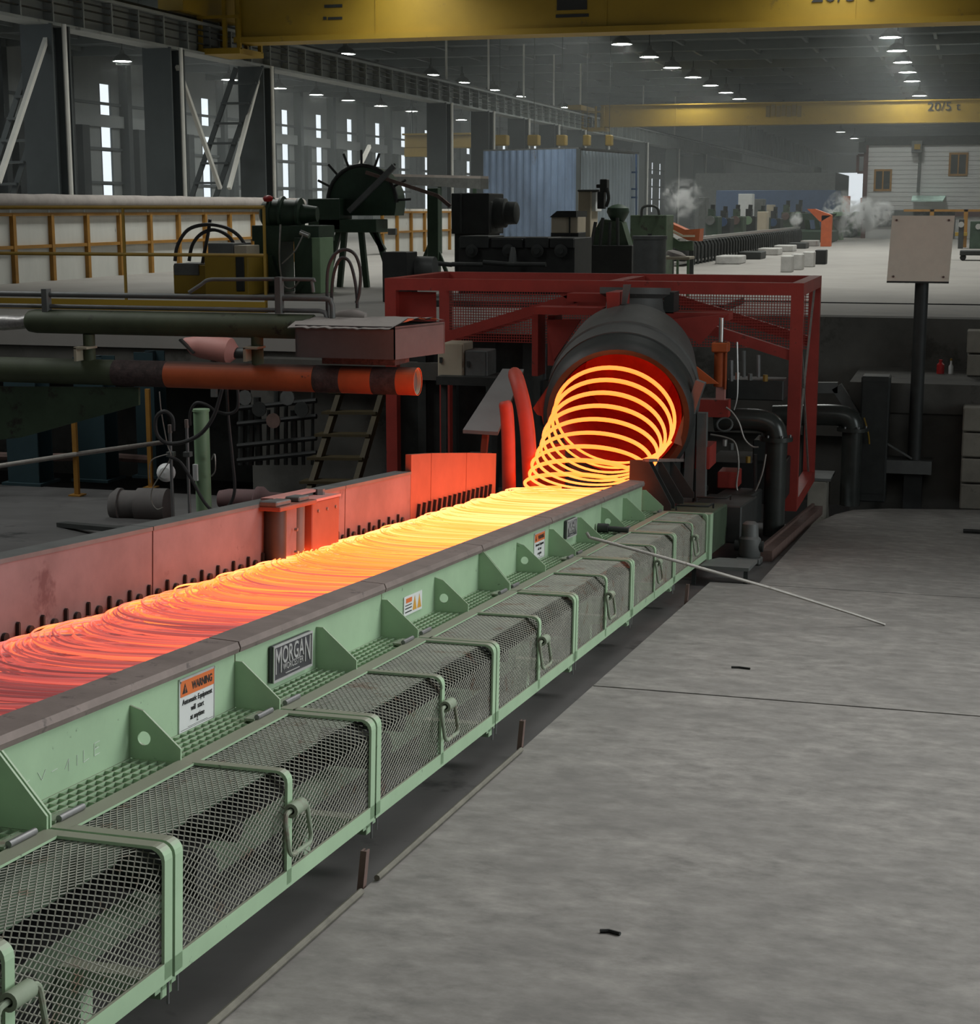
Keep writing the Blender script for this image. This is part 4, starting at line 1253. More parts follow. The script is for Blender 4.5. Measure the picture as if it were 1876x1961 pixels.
fs = [(j * (nx + 1) + i, j * (nx + 1) + i + 1, (j + 1) * (nx + 1) + i + 1, (j + 1) * (nx + 1) + i) for j in range(ny) for i in range(nx)]
k = len(vs)
tp.add(vs, fs).add([v_ + V((0, 0, -0.006)) for v_ in vs], [f_[::-1] for f_ in fs])
tp.build('canvas_cover', TARP, hb, smooth=True)
MB().tube([pp(628, 608, 11.5), pp(655, 606, 11.5), pp(680, 604, 11.5), pp(700, 607, 11.5)], [0.02, 0.045, 0.05, 0.03], 12).build('canvas_bundle', TARP, hb, smooth=True)
hz = [[(627, 608), (626, 560), (628, 515), (640, 488), (660, 478), (680, 488), (690, 520), (688, 560), (682, 580)],
      [(636, 608), (635, 560), (640, 520), (652, 495), (668, 500), (678, 530), (683, 565), (684, 590)]]
for k, h in enumerate(hz):
    o = MB().tube(spline([pp(x, y, 11.45 + 0.05 * k) for x, y in h], 5), 0.0125, 8).build('hose', RUBBER, smooth=True)
    tag(o, ['tall black hose loop above the hood box, outer one', 'black hose loop above the hood box, inner one'][k], 'hose', 'hose loops above the hood box')

# ================================================================== PIT LEFT OF THE LINE
pk = thing('bucket_motor', 'pale pink lit motor hanging behind the pipe arm', 'motor', P(405, 672, 14.2))
q0, q1 = P(362, 650, 14.2), P(452, 690, 14.2)
MB().tube([P(352, 652, 14.2), P(372, 662, 14.2), P(385, 662, 14.2), P(440, 672, 14.2), P(452, 676, 14.2)], [0.03, 0.09, 0.115, 0.12, 0.06], 18).build('body', PINKD, pk, smooth=True)
MB().cyl(P(452, 676, 14.2), P(470, 676, 14.2), 0.05, 12).build('shaft_cap', DARKM, pk, smooth=True)
MB().bar(P(345, 650, 14.1), P(372, 676, 14.1), 0.05, 0.02).build('fin', DARKM, pk)
MB().bar(P(410, 684, 14.2), P(410, 760, 14.2), 0.05, 0.05).build('hanger_post', GREYM, pk)
# teal columns and ochre posts under the mill floor
for k, (x0, x1, Y, lab) in enumerate(((15, 74, 16.6, 'teal steel column in the dark pit at the left picture edge'), (148, 203, 17.4, 'teal steel column between the two ochre posts in the pit'), (264, 300, 18.2, 'narrow teal steel column right of the ochre posts'))):
    q0, q1 = P(x0, 900, Y), P(x1, 900, Y)
    z0_ = ZC - 1.745 - 0.0814 * Y
    t = thing('steel_column', lab, 'column', ((q0.x + q1.x) / 2, Y, z0_), 'teal columns in the pit')
    w = q1.x - q0.x
    MB().box((q0.x, Y, z0_), (q1.x, Y + 0.02, ZC - 1.7)).box((q0.x + w * 0.46, Y + 0.02, z0_), (q0.x + w * 0.54, Y + 0.3, ZC - 1.7)).box((q0.x, Y + 0.3, z0_), (q1.x, Y + 0.32, ZC - 1.7)).build('shaft', TEAL, t)
    MB().box((q0.x - 0.05, Y - 0.06, z0_), (q1.x + 0.05, Y + 0.38, z0_ + 0.03)).build('base_plate', TEAL, t)
for k, (xx, Y, lab) in enumerate(((146, 15.8, 'ochre railing post in the pit, left of two'), (288, 17.0, 'ochre railing post beside the looped hoses'))):
    q = P(xx, 900, Y)
    z0_ = ZC - 1.745 - 0.0814 * Y
    t = thing('railing_post', lab, 'post', (q.x, Y, z0_))
    zt_ = P(xx, 745, Y).z
    MB().box((q.x - 0.025, Y - 0.02, z0_ + 0.015), (q.x + 0.025, Y + 0.02, zt_)).build('post', YELO, t)
    MB().box((q.x - 0.07, Y - 0.07, z0_), (q.x + 0.07, Y + 0.07, z0_ + 0.015)).build('foot', YELO, t)
o = MB().tube([P(-60, 905, 15.2), P(0, 892, 15.5), P(145, 870, 15.78), P(312, 847, 16.98)], 0.026, 10).build('hand_rail', RODM, smooth=True)
tag(o, 'grey tube rail sloping across the ochre posts in the pit', 'rail')
o = MB().tube([P(-60, 872, 18.0), P(100, 876, 18.0), P(200, 874, 18.0), P(288, 880, 18.0)], 0.05, 8).build('rag_pipe', RUST, smooth=True)
tag(o, 'thick lagged pipe running behind the teal columns', 'pipe')
# kerb, cover plate and drum motor on the pit floor
zf = lambda Y: ZC - 1.745 - 0.0814 * Y
o = MB().prism([P(-80, 1022, 15.4), P(225, 962, 17.0), P(225, 990, 17.0), P(-80, 1064, 15.4)], (0.05, 0.2, 0)).build('kerb', PAVE)
tag(o, 'low concrete kerb on the pit floor behind the red wall', 'kerb')
fr_ = thing('tilted_frame', 'dark tilted steel frame lying behind the far conveyor wall', 'frame', P(160, 1025, 13.0))
MB().bar(P(118, 1004, 13.2), P(255, 1016, 12.4), 0.10, 0.04).build('top_bar', DARKM, fr_)
MB().bar(P(118, 1004, 13.2), P(102, 1044, 13.2), 0.04, 0.04).build('leg', DARKM, fr_)
MB().prism([P(118, 1006, 13.2), P(150, 1035, 12.8), P(104, 1046, 13.2)], (0, 0.04, 0)).build('side_plate', GREYM, fr_)
dm = thing('drum_motor', 'large dusty grey drum motor behind the red conveyor wall', 'motor', P(275, 1000, 14.0))
q = P(225, 968, 14.2)
MB().lathe(q, (1, 0.15, 0), [(-0.06, 0.001), (-0.06, 0.12), (0, 0.17), (0.04, 0.17), (0.05, 0.15), (0.20, 0.15), (0.21, 0.175), (0.50, 0.175), (0.52, 0.12), (0.52, 0.001)], 24).build('drum', mat('dusty_grey_paint', (0.12, 0.11, 0.105), 0.8, 0, 0.2, 6), dm, smooth=True)
MB().box((q.x, q.y - 0.1, zf(14.2)), (q.x + 0.45, q.y + 0.12, q.z - 0.1)).build('cradle', DARKM, dm)
dm2 = thing('drum_motor', 'small pink lit drum motor right of the pale green post', 'motor', P(500, 960, 14.6))
q = P(420, 955, 14.6)
MB().lathe(q, (1, 0.1, 0), [(0, 0.001), (0, 0.08), (0.1, 0.10), (0.36, 0.10), (0.38, 0.13), (0.44, 0.13), (0.5, 0.08), (0.75, 0.07), (0.75, 0.001)], 18).build('drum', mat('dusty_pink_lit_paint', (0.17, 0.10, 0.10), 0.8, 0, 0.2, 6), dm2, smooth=True)  # dusty drum, the bed's pink glow put into its colour
MB().box((q.x + 0.05, q.y - 0.08, zf(14.6)), (q.x + 0.4, q.y + 0.1, q.z - 0.06)).build('cradle', DARKM, dm2)
# pale green post with risers and hoses
gp = thing('filter_column', 'pale green round column with a small white tag', 'column', P(393, 1010, 12.9))
q0, q1 = P(392, 1020, 12.9), P(392, 788, 12.9)
q0.z = zf(12.9)
MB().cyl(q0, (q0.x, q0.y, q1.z), 0.066, 22).build('barrel', GREEN_PALE, gp, smooth=True)
MB().cyl((q0.x, q0.y, q1.z), (q0.x, q0.y, q1.z + 0.02), 0.074, 22).build('cap', GREEN_PALE, gp, smooth=True)
tq = P(374, 905, 12.82)
MB().box((tq.x - 0.02, 12.81, tq.z - 0.07), (tq.x + 0.02, 12.845, tq.z + 0.07)).build('tag', WHITE, gp)
MB().tube(spline([P(405, 880, 12.84), P(411, 870, 12.8), P(412, 900, 12.8), P(405, 912, 12.84)], 4), 0.006, 6).build('wire_loop', RODM, gp, smooth=True)
for k, (xx, ty, lab) in enumerate(((332, 825, 'thin steel riser pipe, left of two before the green column'), (364, 815, 'thin steel riser pipe next to the green column'))):
    q0, q1 = P(xx, 1010, 12.7), P(xx, ty, 12.7)
    t = thing('riser_pipe', lab, 'pipe', (q0.x, 12.7, zf(12.7)))
    MB().cyl((q0.x, 12.7, zf(12.7)), (q0.x, 12.7, q1.z), 0.014, 10).build('tube', STEEL, t, smooth=True)
    MB().cyl((q0.x, 12.7, q1.z - 0.02), (q0.x, 12.7, q1.z + 0.05), 0.018, 10).build('coupling', CAP, t, smooth=True)
    q2 = P(xx, 870, 12.7)
    MB().box((q0.x - 0.03, 12.67, q2.z - 0.02), (q0.x + 0.03, 12.73, q2.z + 0.02)).build('clamp', GREYM, t)
hoses = [
    ([(332, 825), (330, 800), (315, 788), (299, 800), (300, 830), (318, 848), (350, 847), (385, 830), (410, 795), (425, 745)], 0.017, 'black hose looping from the left riser up to the pipe arm'),
    ([(364, 815), (364, 790), (375, 772), (395, 775), (415, 788), (440, 792), (455, 780), (455, 745)], 0.013, 'black hose arching over the green column'),
    ([(325, 875), (345, 885), (365, 915), (390, 960), (410, 978), (435, 972), (449, 940), (445, 880), (437, 800), (434, 745)], 0.014, 'long black hose sagging behind the red wall'),
    ([(305, 750), (309, 790), (320, 850), (327, 875), (310, 905), (292, 935), (290, 960), (300, 975), (312, 972)], 0.005, 'thin grey cable hanging beside the risers'),
    ([(288, 925), (286, 900), (292, 880), (320, 870)], 0.005, 'thin loose cable end left of the risers'),
]
for k, (h, r_, lab) in enumerate(hoses):
    o = MB().tube(spline([P(x, y, 12.55 + 0.02 * k) for x, y in h], 6), r_, 8).build('hose' if k < 3 else 'cable', RUBBER if k < 3 else RODM, smooth=True)
    tag(o, lab, 'hose' if k < 3 else 'cable')
q = P(318, 905, 13.4)
o = MB().lathe(q, (0.3, -1, 0.1), [(0, 0.085), (0.03, 0.08), (0.07, 0.05), (0.08, 0.001)], 20).build('work_lamp', WHITE, smooth=True)
tag(o, 'small round white lamp dish behind the riser pipes', 'lamp')
# ladder
ld = thing('ladder', 'dull yellow step ladder leaning in the dark pit', 'ladder', P(650, 940, 18.0))
la = [(P(587, 960, 17.2), P(668, 700, 18.6)), (P(672, 960, 17.2), P(748, 700, 18.6))]
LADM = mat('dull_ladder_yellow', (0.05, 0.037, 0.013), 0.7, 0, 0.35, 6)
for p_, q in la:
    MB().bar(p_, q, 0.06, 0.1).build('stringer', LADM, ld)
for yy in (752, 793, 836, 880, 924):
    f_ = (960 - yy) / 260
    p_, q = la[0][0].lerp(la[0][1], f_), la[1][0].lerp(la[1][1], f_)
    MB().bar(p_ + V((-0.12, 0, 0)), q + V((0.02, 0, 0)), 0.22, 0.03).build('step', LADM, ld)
# dark pipework heap on the wall between hoses and ladder
vb = thing('valve_rack', 'dark oily valve rack on the pit wall left of the ladder', 'pipework', P(530, 860, 18.2))
rq = random.Random(5)
m1, m2 = MB(), MB()
for k in range(9):
    x0 = 462 + 17 * k
    m1.cyl(P(x0, 890, 18.3), P(x0 + rq.uniform(-4, 4), rq.uniform(735, 790), 18.3), rq.uniform(0.02, 0.05), 8)
for yy in (770, 800, 842, 870):
    m2.cyl(P(455, yy + 12, 18.2), P(606, yy - 3, 18.2), 0.03, 8)
m1.build('riser', DARKM, vb, kind='stuff')
m2.build('header_pipe', BLACK, vb, kind='stuff')
for k in range(5):
    q = P(475 + 27 * k, 760 + 22 * (k % 3), 18.1)
    MB().lathe(q, (0, -1, 0), [(0, 0.03), (0.08, 0.03), (0.08, 0.09), (0.1, 0.09), (0.1, 0.001)], 12).build('valve_wheel', [GREYM, DARKM, RUST][k % 3], vb)

# ================================================================== RED PORTAL FRAME AND LAYING HEAD
YF, YB = 16.5, 18.35
fx0, fx1 = P(752, 700, YF).x, P(1523, 700, YF).x
fz1 = P(1150, 545, YF).z + 0.04
fz0 = P(1515, 977, YF).z
rf_ = thing('portal_frame', 'dark red steel portal frame around the laying head', 'frame', ((fx0 + fx1) / 2, (YF + YB) / 2, fz0))
W_ = 0.12
def fbeam(p, q, w=W_, h=W_, name='beam', m=None):
    return MB().bar(p, q, w, h).build(name, m or REDF, rf_)
for x in (fx0, fx1):
    for y in (YF, YB):
        MB().box((x - W_ / 2, y - W_ / 2, fz0), (x + W_ / 2, y + W_ / 2, fz1)).build('post', REDF, rf_)
    fbeam((x, YF + W_ / 2, fz1 - W_ / 2), (x, YB - W_ / 2, fz1 - W_ / 2), name='side_beam')
    fbeam((x, YF + W_ / 2, fz0 + W_ / 2), (x, YB - W_ / 2, fz0 + W_ / 2), name='sill_beam')
xm = P(1158, 545, YF).x
for y in (YF, YB):
    fbeam((fx0 + W_ / 2, y, fz1 - W_ / 2), (fx1 - W_ / 2, y, fz1 - W_ / 2), name='top_beam')
    zl = P(1519, 690, YF).z + 0.05
    fbeam((xm + 0.05, y, fz1 - 0.16), (fx1 - 0.05, y, zl), 0.09, 0.10, 'diagonal_brace')
    fbeam((xm - 0.25, y, fz1 - 0.16), (fx0 + 0.05, y, zl - 0.06), 0.09, 0.10, 'diagonal_brace')
    MB().prism([(xm - 0.5, y - 0.045, fz1 - 0.12), (xm + 0.3, y - 0.045, fz1 - 0.12), (xm + 0.12, y - 0.045, fz1 - 0.25), (xm - 0.25, y - 0.045, fz1 - 0.25)], (0, 0.02, 0)).build('gusset', REDF, rf_)
fbeam((xm, YF + W_ / 2, fz1 - W_ / 2), (xm, YB - W_ / 2, fz1 - W_ / 2), 0.14, 0.08, name='cross_beam')
MB().box((fx1 - 0.25, YF - 0.25, fz1 - 0.0), (fx1 - 0.1, YF - 0.1, fz1 + 0.02)).build('lug', REDF, rf_) if False else None
# thin rods crossing the right side bay
MB().cyl((fx1, YF + 0.06, fz0 + 0.1), (fx1, YB - 0.06, fz1 - 0.1), 0.012, 6).build('tie_rod', RODM, rf_)
MB().cyl((fx1, YF + 0.06, fz1 - 0.1), (fx1, YB - 0.06, fz0 + 0.1), 0.012, 6).build('tie_rod', RODM, rf_)
# red mesh infill at the back
m = MB()
zz0, zz1 = P(1200, 660, YB).z, fz1 - 0.12
xx = fx0 + 0.1
n_ = int((fx1 - fx0) / 0.03)
for k in range(n_):
    x = fx0 + 0.1 + 0.03 * k
    if x > fx1 - 0.08:
        break
    m.box((x, YB - 0.05, zz0), (x + 0.008, YB - 0.044, zz1))
z = zz0
while z < zz1:
    m.box((fx0 + 0.06, YB - 0.056, z), (fx1 - 0.06, YB - 0.05, z + 0.008))
    z += 0.03
m.build('mesh_infill', REDF, rf_, kind='stuff')
MB().box((fx0 + 0.06, YF + 0.05, P(800, 650, YF).z), (P(832, 600, YF).x, YF + 0.06, fz1 - 0.14)).build('side_sheet', REDF, rf_)

# laying head: pipe housing tilted down toward the bed
O_ = P(1183, 800, 13.75)
back = P(1222, 640, 16.3)
ax = (back - O_).normalized()
LH = thing('laying_head', 'soot grey laying head drum with a red lit mouth', 'laying head', (O_.x, 15.4, fz0))
HEAD = mat('soot_grey_drum', (0.10, 0.10, 0.095), 0.6, 0.1, 0.25, 3, (0.22, 0.20, 0.19), 0.18, 9)
HOTIN = mat('glow_red_lining', (0.62, 0.06, 0.04), 0.7, 0, 0.3, 4)  # lining colour holds the red glow cast by the rings
MB().lathe(O_, ax, [(0.22, 0.53), (0.10, 0.535), (0.0, 0.555), (-0.02, 0.60), (0.02, 0.635), (0.16, 0.645), (0.34, 0.645)], 56).build('mouth_rim', DARKM, LH, smooth=True)
MB().lathe(O_, ax, [(0.34, 0.62), (0.34, 0.655), (0.62, 0.655), (0.62, 0.63), (0.64, 0.67), (1.5, 0.60), (1.6, 0.55)], 56).build('drum', HEAD, LH, smooth=True)
MB().lathe(O_, ax, [(1.6, 0.55), (2.0, 0.43), (2.35, 0.30), (2.4, 0.001)], 48).build('cone', HEAD, LH, smooth=True)
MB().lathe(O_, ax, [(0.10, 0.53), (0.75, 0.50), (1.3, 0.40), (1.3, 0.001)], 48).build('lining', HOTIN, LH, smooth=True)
q = P(1215, 585, 15.9)
MB().lathe((q.x, q.y, q.z - 0.15), (0, 0.05, 1), [(0, 0.34), (0.12, 0.28), (0.22, 0.27), (0.26, 0.34), (0.32, 0.34), (0.32, 0.001)], 30).build('neck', HEAD, LH, smooth=True)
# red brackets round the head
def rpl(name, pts, off, m=REDF):
    return MB().prism(pts, off).build(name, m, LH)
rpl('lifting_rib', [P(1160, 560, 15.0), P(1185, 560, 15.0), P(1182, 642, 15.0), P(1165, 642, 15.0)], (0, 0.5, 0))
rpl('rib_shield', [P(1193, 545, 15.05), P(1207, 545, 15.05), P(1190, 620, 15.05), P(1184, 640, 15.05)], (0.0, 0.03, 0), GREYM)
for (x0, x1, y0, y1, Y, m_) in ((1022, 1150, 590, 602, 15.6, REDF), (1085, 1160, 563, 578, 16.0, REDF), (1018, 1030, 600, 720, 15.8, REDF), (1048, 1062, 605, 700, 15.8, REDF), (1262, 1395, 600, 612, 15.9, REDF), (1270, 1290, 560, 600, 15.9, DARKM)):
    a_, b_ = P(x0, y1, Y), P(x1, y0, Y)
    MB().box((a_.x, Y, a_.z), (b_.x, Y + 0.3, b_.z)).build('bracket', m_, LH)
rpl('wing_plate', [P(1045, 612, 15.7), P(1112, 612, 15.7), P(1060, 690, 15.7)], (0, 0.03, 0))
rpl('wing_plate', [P(1275, 612, 15.8), P(1392, 602, 15.8), P(1340, 660, 15.8)], (0, 0.03, 0))
HSH = mat('glow_red_shield', (0.42, 0.06, 0.035), 0.6, 0, 0.2, 4)  # red raised to stand for the glow of the hot wire
rpl('heat_shield', [P(1032, 770, 13.75), P(1072, 702, 13.75), P(1066, 830, 13.75), P(1040, 812, 13.75)], (0, 0.04, 0), HSH)
rpl('heat_shield', [P(1020, 782, 13.8), P(1052, 735, 13.8), P(1046, 800, 13.8), P(1028, 794, 13.8)], (0, 0.04, 0), HSH)
rpl('heat_shield', [P(1030, 870, 13.7), P(1040, 850, 13.7), P(1080, 850, 13.7), P(1080, 960, 13.7), P(1030, 960, 13.7)], (0, 0.04, 0), HSH)
# support legs of the head: grey channel struts at the right
for (x0, y0, x1, y1, Y, w) in ((1342, 730, 1300, 850, 13.9, 0.10), (1325, 790, 1318, 960, 14.2, 0.10), (1345, 790, 1342, 960, 14.2, 0.10)):
    MB().bar(P(x0, y0, Y), P(x1, y1, Y), w, 0.08).build('strut', GREYM, LH)
qa, qb = P(1310, 895, 14.25), P(1360, 855, 14.25)
MB().box((qa.x, 14.2, qa.z), (qb.x, 14.6, qb.z)).build('strut_box', REDF, LH)
rpl('pointer_fin', [P(1333, 702, 14.3), P(1375, 735, 14.3), P(1340, 735, 14.3)], (0, 0.03, 0), ORANGE)
ped = MB()
a_, b_ = P(1080, 960, 15.2), P(1300, 800, 15.2)
ped.box((a_.x, 15.2, ZC - 3.3), (b_.x, 16.8, b_.z - 0.1))
ped.build('pedestal', REDW, LH)
# orange cylinder at the head's right
oc = thing('hydraulic_cylinder', 'orange hydraulic cylinder right of the laying head', 'cylinder', P(1378, 740, 15.3))
q0, q1 = P(1378, 740, 15.3), P(1378, 655, 15.3)
MB().cyl(q0, (q0.x, q0.y, q1.z), 0.058, 18).build('barrel', ORANGE, oc, smooth=True)
MB().box((q0.x - 0.075, 15.22, q1.z - 0.09), (q0.x + 0.075, 15.38, q1.z - 0.0), 0.01).build('head_block', ORANGE, oc)
MB().cyl((q0.x, q0.y, q1.z), (q0.x, q0.y, q1.z + 0.22), 0.022, 10).build('piston_rod', BRIGHT, oc, smooth=True)
MB().cyl((q0.x + 0.055, 15.25, q0.z - 0.02), (q0.x + 0.055, 15.25, q1.z), 0.013, 8).build('tie_rod', ORANGE, oc, smooth=True)
MB().box((q0.x - 0.03, 15.26, q0.z - 0.16), (q0.x + 0.05, 15.34, q0.z)).build('clevis', PINKD, oc)
MB().box((q0.x - 0.30, 15.25, q0.z - 0.28), (q0.x + 0.09, 15.4, q0.z - 0.12)).build('mount', REDF, oc)
# big elbow pipes
def elbow(name, label, pts, r, m, fl=None):
    t = thing(name, label, 'pipe', V(pts[-1]))
    MB().tube(spline(pts, 6), r, 18).build('tube', m, t, smooth=True)
    e = V(pts[-1])
    MB().cyl(e + V((0, 0, -0.02)), e + V((0, 0, 0.02)), r * 1.45, 20).build('flange', m, t, smooth=True)
    MB().cyl(V((e.x, e.y, zf(e.y))), e + V((0, 0, -0.02)), r * 0.95, 16).build('drop_pipe', m, t, smooth=True)
    for k in range(6):
        an = k * PI / 3
        MB().cyl(e + V((r * 1.22 * math.cos(an), r * 1.22 * math.sin(an), 0.02)), e + V((r * 1.22 * math.cos(an), r * 1.22 * math.sin(an), 0.04)), 0.012, 6).build('flange_bolt', STEEL, t)
    return t
PIPEM = mat('black_wet_pipe', (0.05, 0.055, 0.05), 0.28, 0.3, 0.3, 6)
elbow('elbow_pipe', 'glossy black elbow pipe inside the red frame', [P(1368, 805, 15.5), P(1420, 803, 15.5), P(1460, 806, 15.5), P(1480, 818, 15.5), P(1486, 840, 15.5)], 0.105, PIPEM)
elbow('elbow_pipe', 'dark elbow pipe outside the red frame', [P(1480, 796, 19.0), P(1560, 794, 19.0), P(1610, 796, 19.0), P(1628, 806, 19.0), P(1632, 822, 19.0)], 0.12, PIPEM)
# machine base, valves and hoses to the right of the head
mb_ = thing('hydraulic_unit', 'dark hydraulic unit with valves behind the end of the conveyor', 'machine', P(1420, 960, 16.0))
for (x0, x1, y0, y1, Y, d_, m_, nm) in ((1390, 1500, 730, 765, 16.0, 0.4, DARKM, 'top_rail'), (1352, 1500, 890, 960, 15.8, 0.8, BLACK, 'base_block'), (1372, 1412, 905, 935, 15.2, 0.3, REDF, 'red_valve_block'), (1440, 1500, 845, 890, 16.0, 0.4, DARKM, 'manifold')):
    a_, b_ = P(x0, y1, Y), P(x1, y0, Y)
    MB().box((a_.x, Y, a_.z), (b_.x, Y + d_, b_.z), 0.01).build(nm, m_, mb_)
for k, (px, py) in enumerate(((1388, 848), (1400, 855), (1432, 880), (1412, 720), (1436, 722), (1465, 724))):
    q = P(px, py, 15.4)
    MB().cyl(q + V((0, 0, -0.03)), q + V((0, 0, 0.03)), 0.022, 8).build('valve_cap', [BRIGHT, GREYM, YELR][k % 3], mb_, smooth=True)
for k, (px, y0, y1) in enumerate(((1400, 690, 730), (1424, 672, 722), (1452, 680, 722), (1446, 870, 960), (1470, 870, 975))):
    MB().cyl(P(px, y1, 15.6), P(px, y0, 15.6), 0.018, 8).build('riser', [STEEL, GREYM][k % 2], mb_, smooth=True)
q = P(1387, 813, 15.2)
MB().tube(arc(q, 0.07, 0, 2 * PI, 16, (1, 0, 0), (0, 0.5, 0.8))[:-1], 0.01, 6, closed=True).build('hand_wheel', GREYM, mb_, smooth=True)
for k, (h, lab) in enumerate((([(1390, 780), (1402, 790), (1415, 810), (1425, 840), (1440, 855), (1452, 856)], 'thin grey hose curving by the black elbow pipe'),
                 ([(1360, 832), (1390, 838), (1408, 850), (1414, 890), (1410, 930), (1418, 948), (1440, 948), (1458, 910), (1466, 870)], 'long grey hose loop below the black elbow pipe'),
                 ([(1411, 655), (1412, 720), (1411, 760), (1405, 785)], 'bright thin hose beside the orange cylinder'))):
    o = MB().tube(spline([P(x, y, 15.1 + 0.05 * k) for x, y in h], 5), 0.009, 6).build('hose', [RODM, RODM, BRIGHT][k], smooth=True)
    tag(o, lab, 'hose')
# grey cabinets behind the frame, left
for (x0, x1, y0, y1, m_, lab) in ((838, 888, 657, 722, BEIGE, 'beige control cabinet inside the red frame at the left'), (890, 933, 672, 722, GREYM, 'grey control box right of the beige cabinet')):
    a_, b_ = P(x0, y1, 17.4), P(x1, y0, 17.4)
    t = thing('control_cabinet', lab, 'cabinet', ((a_.x + b_.x) / 2, 17.4, a_.z))
    MB().box((a_.x, 17.4, a_.z), (b_.x, 17.75, b_.z), 0.01).build('body', m_, t)
    MB().box((a_.x + 0.02, 17.385, a_.z + 0.02), (b_.x - 0.02, 17.4, b_.z - 0.02)).build('door', m_, t)
    MB().box((a_.x + 0.03, 17.37, (a_.z + b_.z) / 2 - 0.03), (a_.x + 0.06, 17.385, (a_.z + b_.z) / 2 + 0.03)).build('latch', DARKM, t)
a_, b_ = P(835, 742, 17.2), P(950, 724, 17.2)
cs = thing('cabinet_shelf', 'dark steel shelf stand below the control cabinets', 'stand', P(890, 742, 17.3))
MB().box((a_.x, 17.2, a_.z + 0.03), (b_.x, 17.8, b_.z)).build('top', DARKM, cs)
for x in (a_.x + 0.02, b_.x - 0.08):
    MB().box((x, 17.3, zf(17.3)), (x + 0.06, 17.36, a_.z + 0.03)).build('leg', DARKM, cs)
# dark machine wall inside the frame
dw = thing('machine_panel', 'dark riveted machine panel behind the frame and ladder', 'machine', P(800, 900, 18.55))
a_, b_ = P(742, 960, 18.6), P(1010, 640, 18.6)
MB().box((a_.x, 18.6, zf(18)), (b_.x, 18.72, b_.z)).build('panel', DARKM, dw)
for x in (742, 800, 858, 930, 1000):
    q = P(x, 800, 18.5)
    MB().box((q.x, 18.5, zf(18)), (q.x + 0.1, 18.6, b_.z)).build('rib', DARKM, dw)
# tilted plate on a stand and the two curved guards
pl = thing('chute_plate', 'sloping grey steel plate left of the laying head', 'plate', P(935, 850, 13.6))
MB().prism([P(886, 823, 13.3), P(953, 827, 13.3), P(1003, 707, 14.4), P(962, 706, 14.4)], (0, 0, -0.03)).build('plate', mat('smooth_grey_plate', (0.24, 0.235, 0.23), 0.5, 0.1, 0.12, 3), pl)
MB().bar(P(930, 828, 13.4), P(926, 872, 13.4), 0.05, 0.05).build('leg', REDP, pl)
MB().box((P(895, 860, 13.5).x, 13.45, zf(13.5)), (P(935, 860, 13.5).x, 13.6, P(900, 868, 13.5).z)).build('stand', DARKM, pl)
def guard_tube(name, label, pts, r0):
    t = thing(name, label, 'guard', V(pts[0]))
    sp = spline(pts, 5)
    k = len(sp)
    MB().tube(sp, [r0 * (1.0 if i < k - 4 else math.sqrt(max(0.05, 1 - ((i - k + 4) / 4) ** 2))) for i in range(k)], 16).build('tube', HSH, t, smooth=True)
    q = V(pts[0])
    MB().box((q.x - r0 * 1.1, q.y - r0, zf(q.y) + 0.0), (q.x + r0 * 1.1, q.y + r0, q.z)).build('foot', REDW, t)
    return t
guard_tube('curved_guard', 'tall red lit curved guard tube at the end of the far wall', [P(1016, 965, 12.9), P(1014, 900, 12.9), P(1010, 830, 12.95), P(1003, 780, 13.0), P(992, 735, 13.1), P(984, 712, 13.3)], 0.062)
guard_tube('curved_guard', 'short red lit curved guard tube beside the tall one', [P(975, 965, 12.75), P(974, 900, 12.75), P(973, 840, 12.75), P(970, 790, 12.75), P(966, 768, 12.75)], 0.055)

# ================================================================== PIT AT THE RIGHT
bx = thing('black_cabinet', 'tall black steel cabinet in the pit right of the red frame', 'cabinet', P(1670, 945, 19.2))
a_, b_ = P(1640, 950, 19.2), P(1704, 722, 19.2)
MB().box((a_.x, 19.2, zf(18.9)), (b_.x, 19.55, b_.z), 0.015).build('body', DARKM, bx)
MB().box((a_.x + 0.02, 19.185, zf(18.9) + 0.1), (b_.x - 0.02, 19.2, b_.z - 0.06)).build('door', DARKM, bx)
MB().tube(spline([P(1654, 800, 19.15), P(1662, 830, 19.12), P(1664, 850, 19.15)], 4), 0.01, 6).build('yellow_cord', YELR, bx, smooth=True)
af = thing('angled_frame', 'grey bent steel guard frame behind the dark elbow pipe', 'frame', P(1600, 780, 19.4))
MB().bar(P(1540, 742, 19.4), P(1604, 742, 19.4), 0.1, 0.12).build('top_bar', GREYM, af)
MB().bar(P(1602, 740, 19.4), P(1640, 800, 19.4), 0.1, 0.12).build('sloping_bar', GREYM, af)
MB().bar(P(1548, 748, 19.45), V((P(1548, 748, 19.45).x, 19.45, zf(19.4))), 0.1, 0.1).build('post', DARKM, af)
wb_ = thing('pedestal_block', 'small dirty concrete pedestal at the foot of the red frame', 'block', P(1560, 940, 19.0))
a_, b_ = P(1545, 968, 18.7), P(1583, 922, 18.7)
MB().box((a_.x, 18.7, ZC - 3.75), (b_.x, 19.2, b_.z), 0.02).build('block', BLOCKM, wb_)
MB().box((a_.x, 18.7, b_.z), (b_.x + 0.04, 19.3, b_.z + 0.03)).build('cap', GREYM, wb_)
sb = thing('sign_board', 'blank beige sign board on a dark round post', 'sign', P(1757, 870, 19.3))
a_, b_ = P(1701, 538, 19.25), P(1828, 413, 19.25)
q = P(1762, 600, 19.3)
tilt = 0.02
MB().prism([(a_.x - 0.02, 19.24, a_.z), (b_.x - 0.03, 19.24, a_.z), (b_.x, 19.24, b_.z), (a_.x + 0.01, 19.24, b_.z)], (0, 0.012, 0)).build('board', SIGNB, sb)
